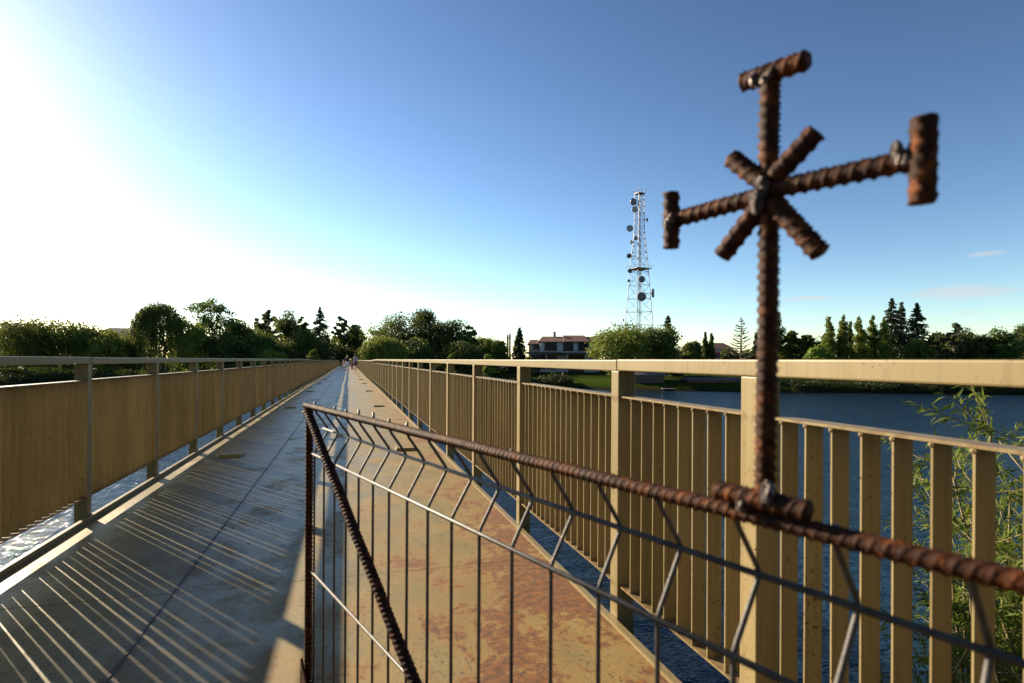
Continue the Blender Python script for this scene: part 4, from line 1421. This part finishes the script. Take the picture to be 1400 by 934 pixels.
def person(name_label, loc, rz, Hh, top_mat, bottom, bottom_mat, hair_mat, stride=0.22, arm=0.2, hair_len=0.1, group='people walking on the bridge'):
    """one skinned body; y is forward"""
    root = thing('person', name_label, 'person', loc, rz, group)
    s = Hh / 1.72
    bm = bmesh.new()
    lay = bm.verts.layers.skin.verify()
    def V(x, y, z, r, r2=None):
        v_ = bm.verts.new((x * s, y * s, z * s)); v_[lay].radius = (r * s, (r2 or r) * s); return v_
    def chain(*vs_):
        for a_, b_ in zip(vs_[:-1], vs_[1:]):
            bm.edges.new((a_, b_))
    pel = V(0, 0, 0.93, 0.145, 0.11); pel[lay].use_root = True
    wai = V(0, 0.0, 1.10, 0.125, 0.095); che = V(0, 0.0, 1.30, 0.155, 0.11); sho = V(0, 0, 1.42, 0.09, 0.08)
    nek = V(0, 0.01, 1.49, 0.052); jaw = V(0, 0.025, 1.56, 0.062, 0.075); hd = V(0, 0.02, 1.635, 0.082, 0.098); crn = V(0, 0.01, 1.69, 0.055, 0.065)
    chain(pel, wai, che, sho, nek, jaw, hd, crn)
    nose = V(0, 0.125, 1.61, 0.012); chain(hd, nose)
    for sd in (-1, 1):
        st = stride * sd
        hip = V(0.085 * sd, 0.0, 0.86, 0.095); kne = V(0.09 * sd, st * 0.55 + 0.03, 0.49, 0.062); ank = V(0.09 * sd, st * 0.95 - 0.02, 0.085, 0.040); toe = V(0.10 * sd, st * 0.95 + 0.15, 0.038, 0.034)
        chain(pel, hip, kne, ank, toe)
        s1 = V(0.165 * sd, 0, 1.39, 0.060); el = V(0.225 * sd, -arm * 0.5 * sd, 1.11, 0.042); wr = V(0.235 * sd, -arm * sd + 0.07, 0.87, 0.029); pa = V(0.232 * sd, -arm * sd + 0.095, 0.80, 0.034, 0.02)
        chain(sho, s1, el, wr, pa)
        for q, (dy, ln) in enumerate(((0.028, 0.070), (0.010, 0.080), (-0.009, 0.076), (-0.027, 0.060))):
            f1 = V(0.230 * sd, -arm * sd + 0.10 + dy, 0.765, 0.0085); f2 = V(0.222 * sd, -arm * sd + 0.11 + dy, 0.765 - ln, 0.0075)
            chain(pa, f1, f2)
        th_ = V(0.215 * sd, -arm * sd + 0.135, 0.80, 0.0095); th2 = V(0.205 * sd, -arm * sd + 0.155, 0.765, 0.008)
        chain(pa, th_, th2)
    me = bpy.data.meshes.new('body')
    bm.to_mesh(me); bm.free()
    me.materials.append(M['skin'])
    o = link('body', me, root)
    md = o.modifiers.new('skin', 'SKIN'); md.use_smooth_shade = True
    o.modifiers.new('sub', 'SUBSURF').levels = 1
    o.modifiers['sub'].render_levels = 1
    def rings(rows, nm, mat, n=16, cap=True):
        m = MB()
        vs_, fs_ = [], []
        for (cx, cy, cz, rx, ry) in rows:
            for q in range(n):
                t = 2 * math.pi * q / n
                vs_.append(((cx + rx * math.cos(t)) * s, (cy + ry * math.sin(t)) * s, cz * s))
        for i in range(len(rows) - 1):
            for q in range(n):
                q2 = (q + 1) % n
                fs_.append((i * n + q, i * n + q2, (i + 1) * n + q2, (i + 1) * n + q))
        if cap:
            fs_.append(tuple(range(n))[::-1]); fs_.append(tuple(range((len(rows) - 1) * n, len(rows) * n)))
        m.add(vs_, fs_)
        return m
    shirt = rings([(0, 0, 0.90, 0.180, 0.145), (0, 0, 1.02, 0.168, 0.132), (0, 0, 1.15, 0.165, 0.128), (0, 0, 1.30, 0.190, 0.138), (0, 0, 1.40, 0.185, 0.115), (0, 0, 1.455, 0.10, 0.085)], 'shirt', top_mat)
    for sd in (-1, 1):
        m2 = MB().tube([Vector((0.15 * sd, 0, 1.40)) * s, Vector((0.20 * sd, -arm * 0.22 * sd, 1.27)) * s, Vector((0.222 * sd, -arm * 0.42 * sd, 1.15)) * s], [0.078 * s, 0.072 * s, 0.062 * s], 12)
        shirt.add(m2.v, m2.f)
    shirt.build('shirt', top_mat, root, True)
    if bottom == 'skirt':
        rings([(0, 0, 0.98, 0.165, 0.13), (0, 0, 0.90, 0.19, 0.16), (0, 0.01, 0.62, 0.25, 0.24), (0, 0.01, 0.34, 0.30, 0.30)], 'skirt', bottom_mat).build('skirt', bottom_mat, root, True)
    else:
        low = 0.52 if bottom == 'shorts' else 0.12
        m = rings([(0, 0, 1.00, 0.165, 0.13), (0, 0, 0.90, 0.185, 0.14), (0, 0, 0.80, 0.175, 0.14)], 'p', bottom_mat)
        for sd in (-1, 1):
            st = stride * sd
            pts = [Vector((0.085 * sd, 0, 0.88)) * s, Vector((0.09 * sd, st * 0.3 + 0.015, 0.68)) * s, Vector((0.09 * sd, st * 0.52 + 0.03, 0.52)) * s]
            rad = [0.11 * s, 0.098 * s, 0.088 * s]
            if low < 0.3:
                pts += [Vector((0.09 * sd, st * 0.92 - 0.01, 0.12)) * s]; rad += [0.07 * s]
            m2 = MB().tube(pts, rad, 12)
            m.add(m2.v, m2.f)
        m.build('shorts' if low > 0.3 else 'trousers', bottom_mat, root, True)
    hm = MB()
    hm.ball((0, -0.022 * s, 1.668 * s), (0.102 * s, 0.112 * s, 0.092 * s), 14, 10, 7, 0.03)
    hm.ball((0, -0.075 * s, (1.60 - hair_len) * s), (0.075 * s, 0.045 * s, (0.06 + hair_len) * s), 12, 8, 8, 0.04)
    hm.build('hair', hair_mat, root, True)
    for sd in (-1, 1):
        MB().ball((0.032 * sd * s, 0.108 * s, 1.622 * s), (0.011 * s, 0.008 * s, 0.007 * s), 8, 6).build('eye', M['shoe'], root)
        MB().ball((0.084 * sd * s, 0.018 * s, 1.61 * s), (0.010 * s, 0.020 * s, 0.030 * s), 8, 6).build('ear', M['skin'], root, True)
    MB().ball((0, 0.098 * s, 1.562 * s), (0.024 * s, 0.008 * s, 0.006 * s), 8, 6).build('mouth', M['c_plum'], root)
    for sd in (-1, 1):
        st = stride * sd
        MB().ball((0.10 * sd * s, (st * 0.95 + 0.065) * s, 0.042 * s), (0.050 * s, 0.140 * s, 0.042 * s), 12, 8).build('shoe', M['shoe'], root, True)
    return root

def on_deck(px, Z):
    x, y = at(px, Z)
    return (x, y, prof(y))
person('woman in black top and long white skirt walking on the bridge', on_deck(474.8, 67), math.pi, 1.66, M['c_black'], 'skirt', M['c_white'], M['hair_f'], hair_len=0.12)
person('adult in grey-blue shirt and dark shorts walking at right of the group', on_deck(486.0, 66), 0.0, 1.76, M['c_grey'], 'shorts', M['c_navy'], M['hair_b'], hair_len=0.03)
person('child in plum clothes between the two adults on the bridge', on_deck(481.3, 65), math.pi, 1.12, M['c_plum'], 'trousers', M['c_plum'], M['hair_b'], 0.16)
person('small child in pale pink at the left of the walking group', on_deck(469.8, 67), math.pi, 1.05, M['c_pink'], 'shorts', M['c_white'], M['hair_f'], 0.15)

# ------------------------------------------------------------------ willow shrub beside the right railing
def willow_shrub():
    rng = np.random.RandomState(77)
    bx, by = at(1390, 3.0)
    z0 = gz(bx, by)
    root = thing('willow_shrub', 'leafy green willow shrub with narrow leaves outside the right railing', 'shrub', (bx, by, z0))
    tips = []
    leaves = []                       # position, direction, normal, length
    cams = np.array([-bx, -by, EYE - z0])
    stem = MB()
    nst = 205
    for i in range(nst):
        th = rng.uniform(0, 6.28); sp = rng.uniform(0.08, 0.36)
        Hh = rng.uniform(2.9, 4.5)
        d = np.array([math.cos(th) * sp, math.sin(th) * sp * 0.9, 1.0])
        p = np.array([rng.uniform(-0.45, 0.45), rng.uniform(-0.5, 0.5), -0.1])
        pts = [p.copy()]
        n = 16
        for q in range(n):
            d = d + rng.randn(3) * 0.07
            d[2] -= 0.02
            p = p + d / np.linalg.norm(d) * Hh / n
            pts.append(p.copy())
        wx, wy = pts[-1][0] + bx, pts[-1][1] + by
        if 700 + F_PX * (wx * CA - wy * SA) / max(0.3, wx * SA + wy * CA) < 1296 or wx < PR + 0.5:
            continue
        sb = MB().tube([tuple(q) for q in pts], [0.018 * (1 - 0.85 * t / n) + 0.002 for t in range(n + 1)], 5)
        sb.build('stem', M['twig'], root, True)
        for q in range(5, n + 1):
            for r_ in range(4):
                # side shoot
                a = rng.uniform(0, 6.28)
                sd = np.array([math.cos(a), math.sin(a), rng.uniform(0.1, 0.8)])
                ln = rng.uniform(0.22, 0.52) * (1.15 - 0.4 * q / n)
                m = 9
                pp = pts[q].copy()
                sp_pts = [pp.copy()]
                for t in range(m):
                    sd = sd + rng.randn(3) * 0.10 + np.array([0, 0, 0.035 - 0.09 * (t / m)])
                    sdn = sd / np.linalg.norm(sd)
                    pp = pp + sdn * ln / m
                    sp_pts.append(pp.copy())
                    for u in range(3):
                        side = np.cross(sdn, rng.randn(3)); side /= np.linalg.norm(side)
                        ld_ = sdn * 0.65 + side * 0.75 + np.array([0, 0, -0.15])
                        ld_ /= np.linalg.norm(ld_)
                        leaves.append((pp + rng.randn(3) * 0.006, ld_, rng.uniform(0.034, 0.075)))
                tips.append(sp_pts)
    tw = MB()
    for sp_pts in tips:
        tw.tube([tuple(q) for q in sp_pts[::3]], 0.0022, 3, False)
    o = tw.build('twigs', M['twig'], root)
    o['kind'] = 'stuff'
    P = np.array([l[0] for l in leaves]); D = np.array([l[1] for l in leaves]); L = np.array([l[2] for l in leaves])
    # keep clear of the railing
    keep = (P[:, 0] + bx) > PR + 0.16
    P, D, L = P[keep], D[keep], L[keep]
    n = len(P)
    ref = np.tile(np.array([0, 0, 1.0]), (n, 1)) + rng.randn(n, 3) * 0.5
    S = np.cross(D, ref); S /= np.linalg.norm(S, axis=1, keepdims=True)
    N = np.cross(S, D)
    dist = np.linalg.norm(P - cams, axis=1)
    order = np.argsort(dist + (P[:, 2] < 1.5) * 1.0)
    def leaf_verts(p, d, s, nn, l):
        w = l * 0.10
        l3 = l[..., None] if hasattr(l, '__len__') else l
        w3 = w[..., None] if hasattr(w, '__len__') else w
        dr = nn * -0.12 * l3
        a1 = p + d * l3 * 0.45
        up = nn * w3 * 0.45
        return [p, a1 + s * w3 + up, a1, a1 - s * w3 + up, p + d * l3 + dr]
    FQ = [(0, 1, 2), (0, 2, 3), (1, 4, 2), (2, 4, 3)]
    one = leaf_verts(np.zeros(3), np.array([0, 1.0, 0]), np.array([1.0, 0, 0]), np.array([0, 0, 1.0]), 1.0)
    lm = bpy.data.meshes.new('leaf'); lm.from_pydata([tuple(q) for q in one], [], FQ); lm.materials.append(M['leaf_willow']); lm.update()
    for i in order[:300]:
        o = link('leaf', lm, root)
        mt = Matrix(((S[i][0], D[i][0], N[i][0], P[i][0]), (S[i][1], D[i][1], N[i][1], P[i][1]), (S[i][2], D[i][2], N[i][2], P[i][2]), (0, 0, 0, 1)))
        o.matrix_local = mt @ Matrix.Scale(float(L[i]), 4)
    r = order[300:]
    vv = np.stack(leaf_verts(P[r], D[r], S[r], N[r], L[r]), 1).reshape(-1, 3)
    ff = (np.arange(len(r))[:, None, None] * 5 + np.array(FQ)[None]).reshape(-1, 3)
    o = link('foliage', np_mesh('foliage', vv, ff, M['leaf_willow']), root)
    o['kind'] = 'stuff'
willow_shrub()
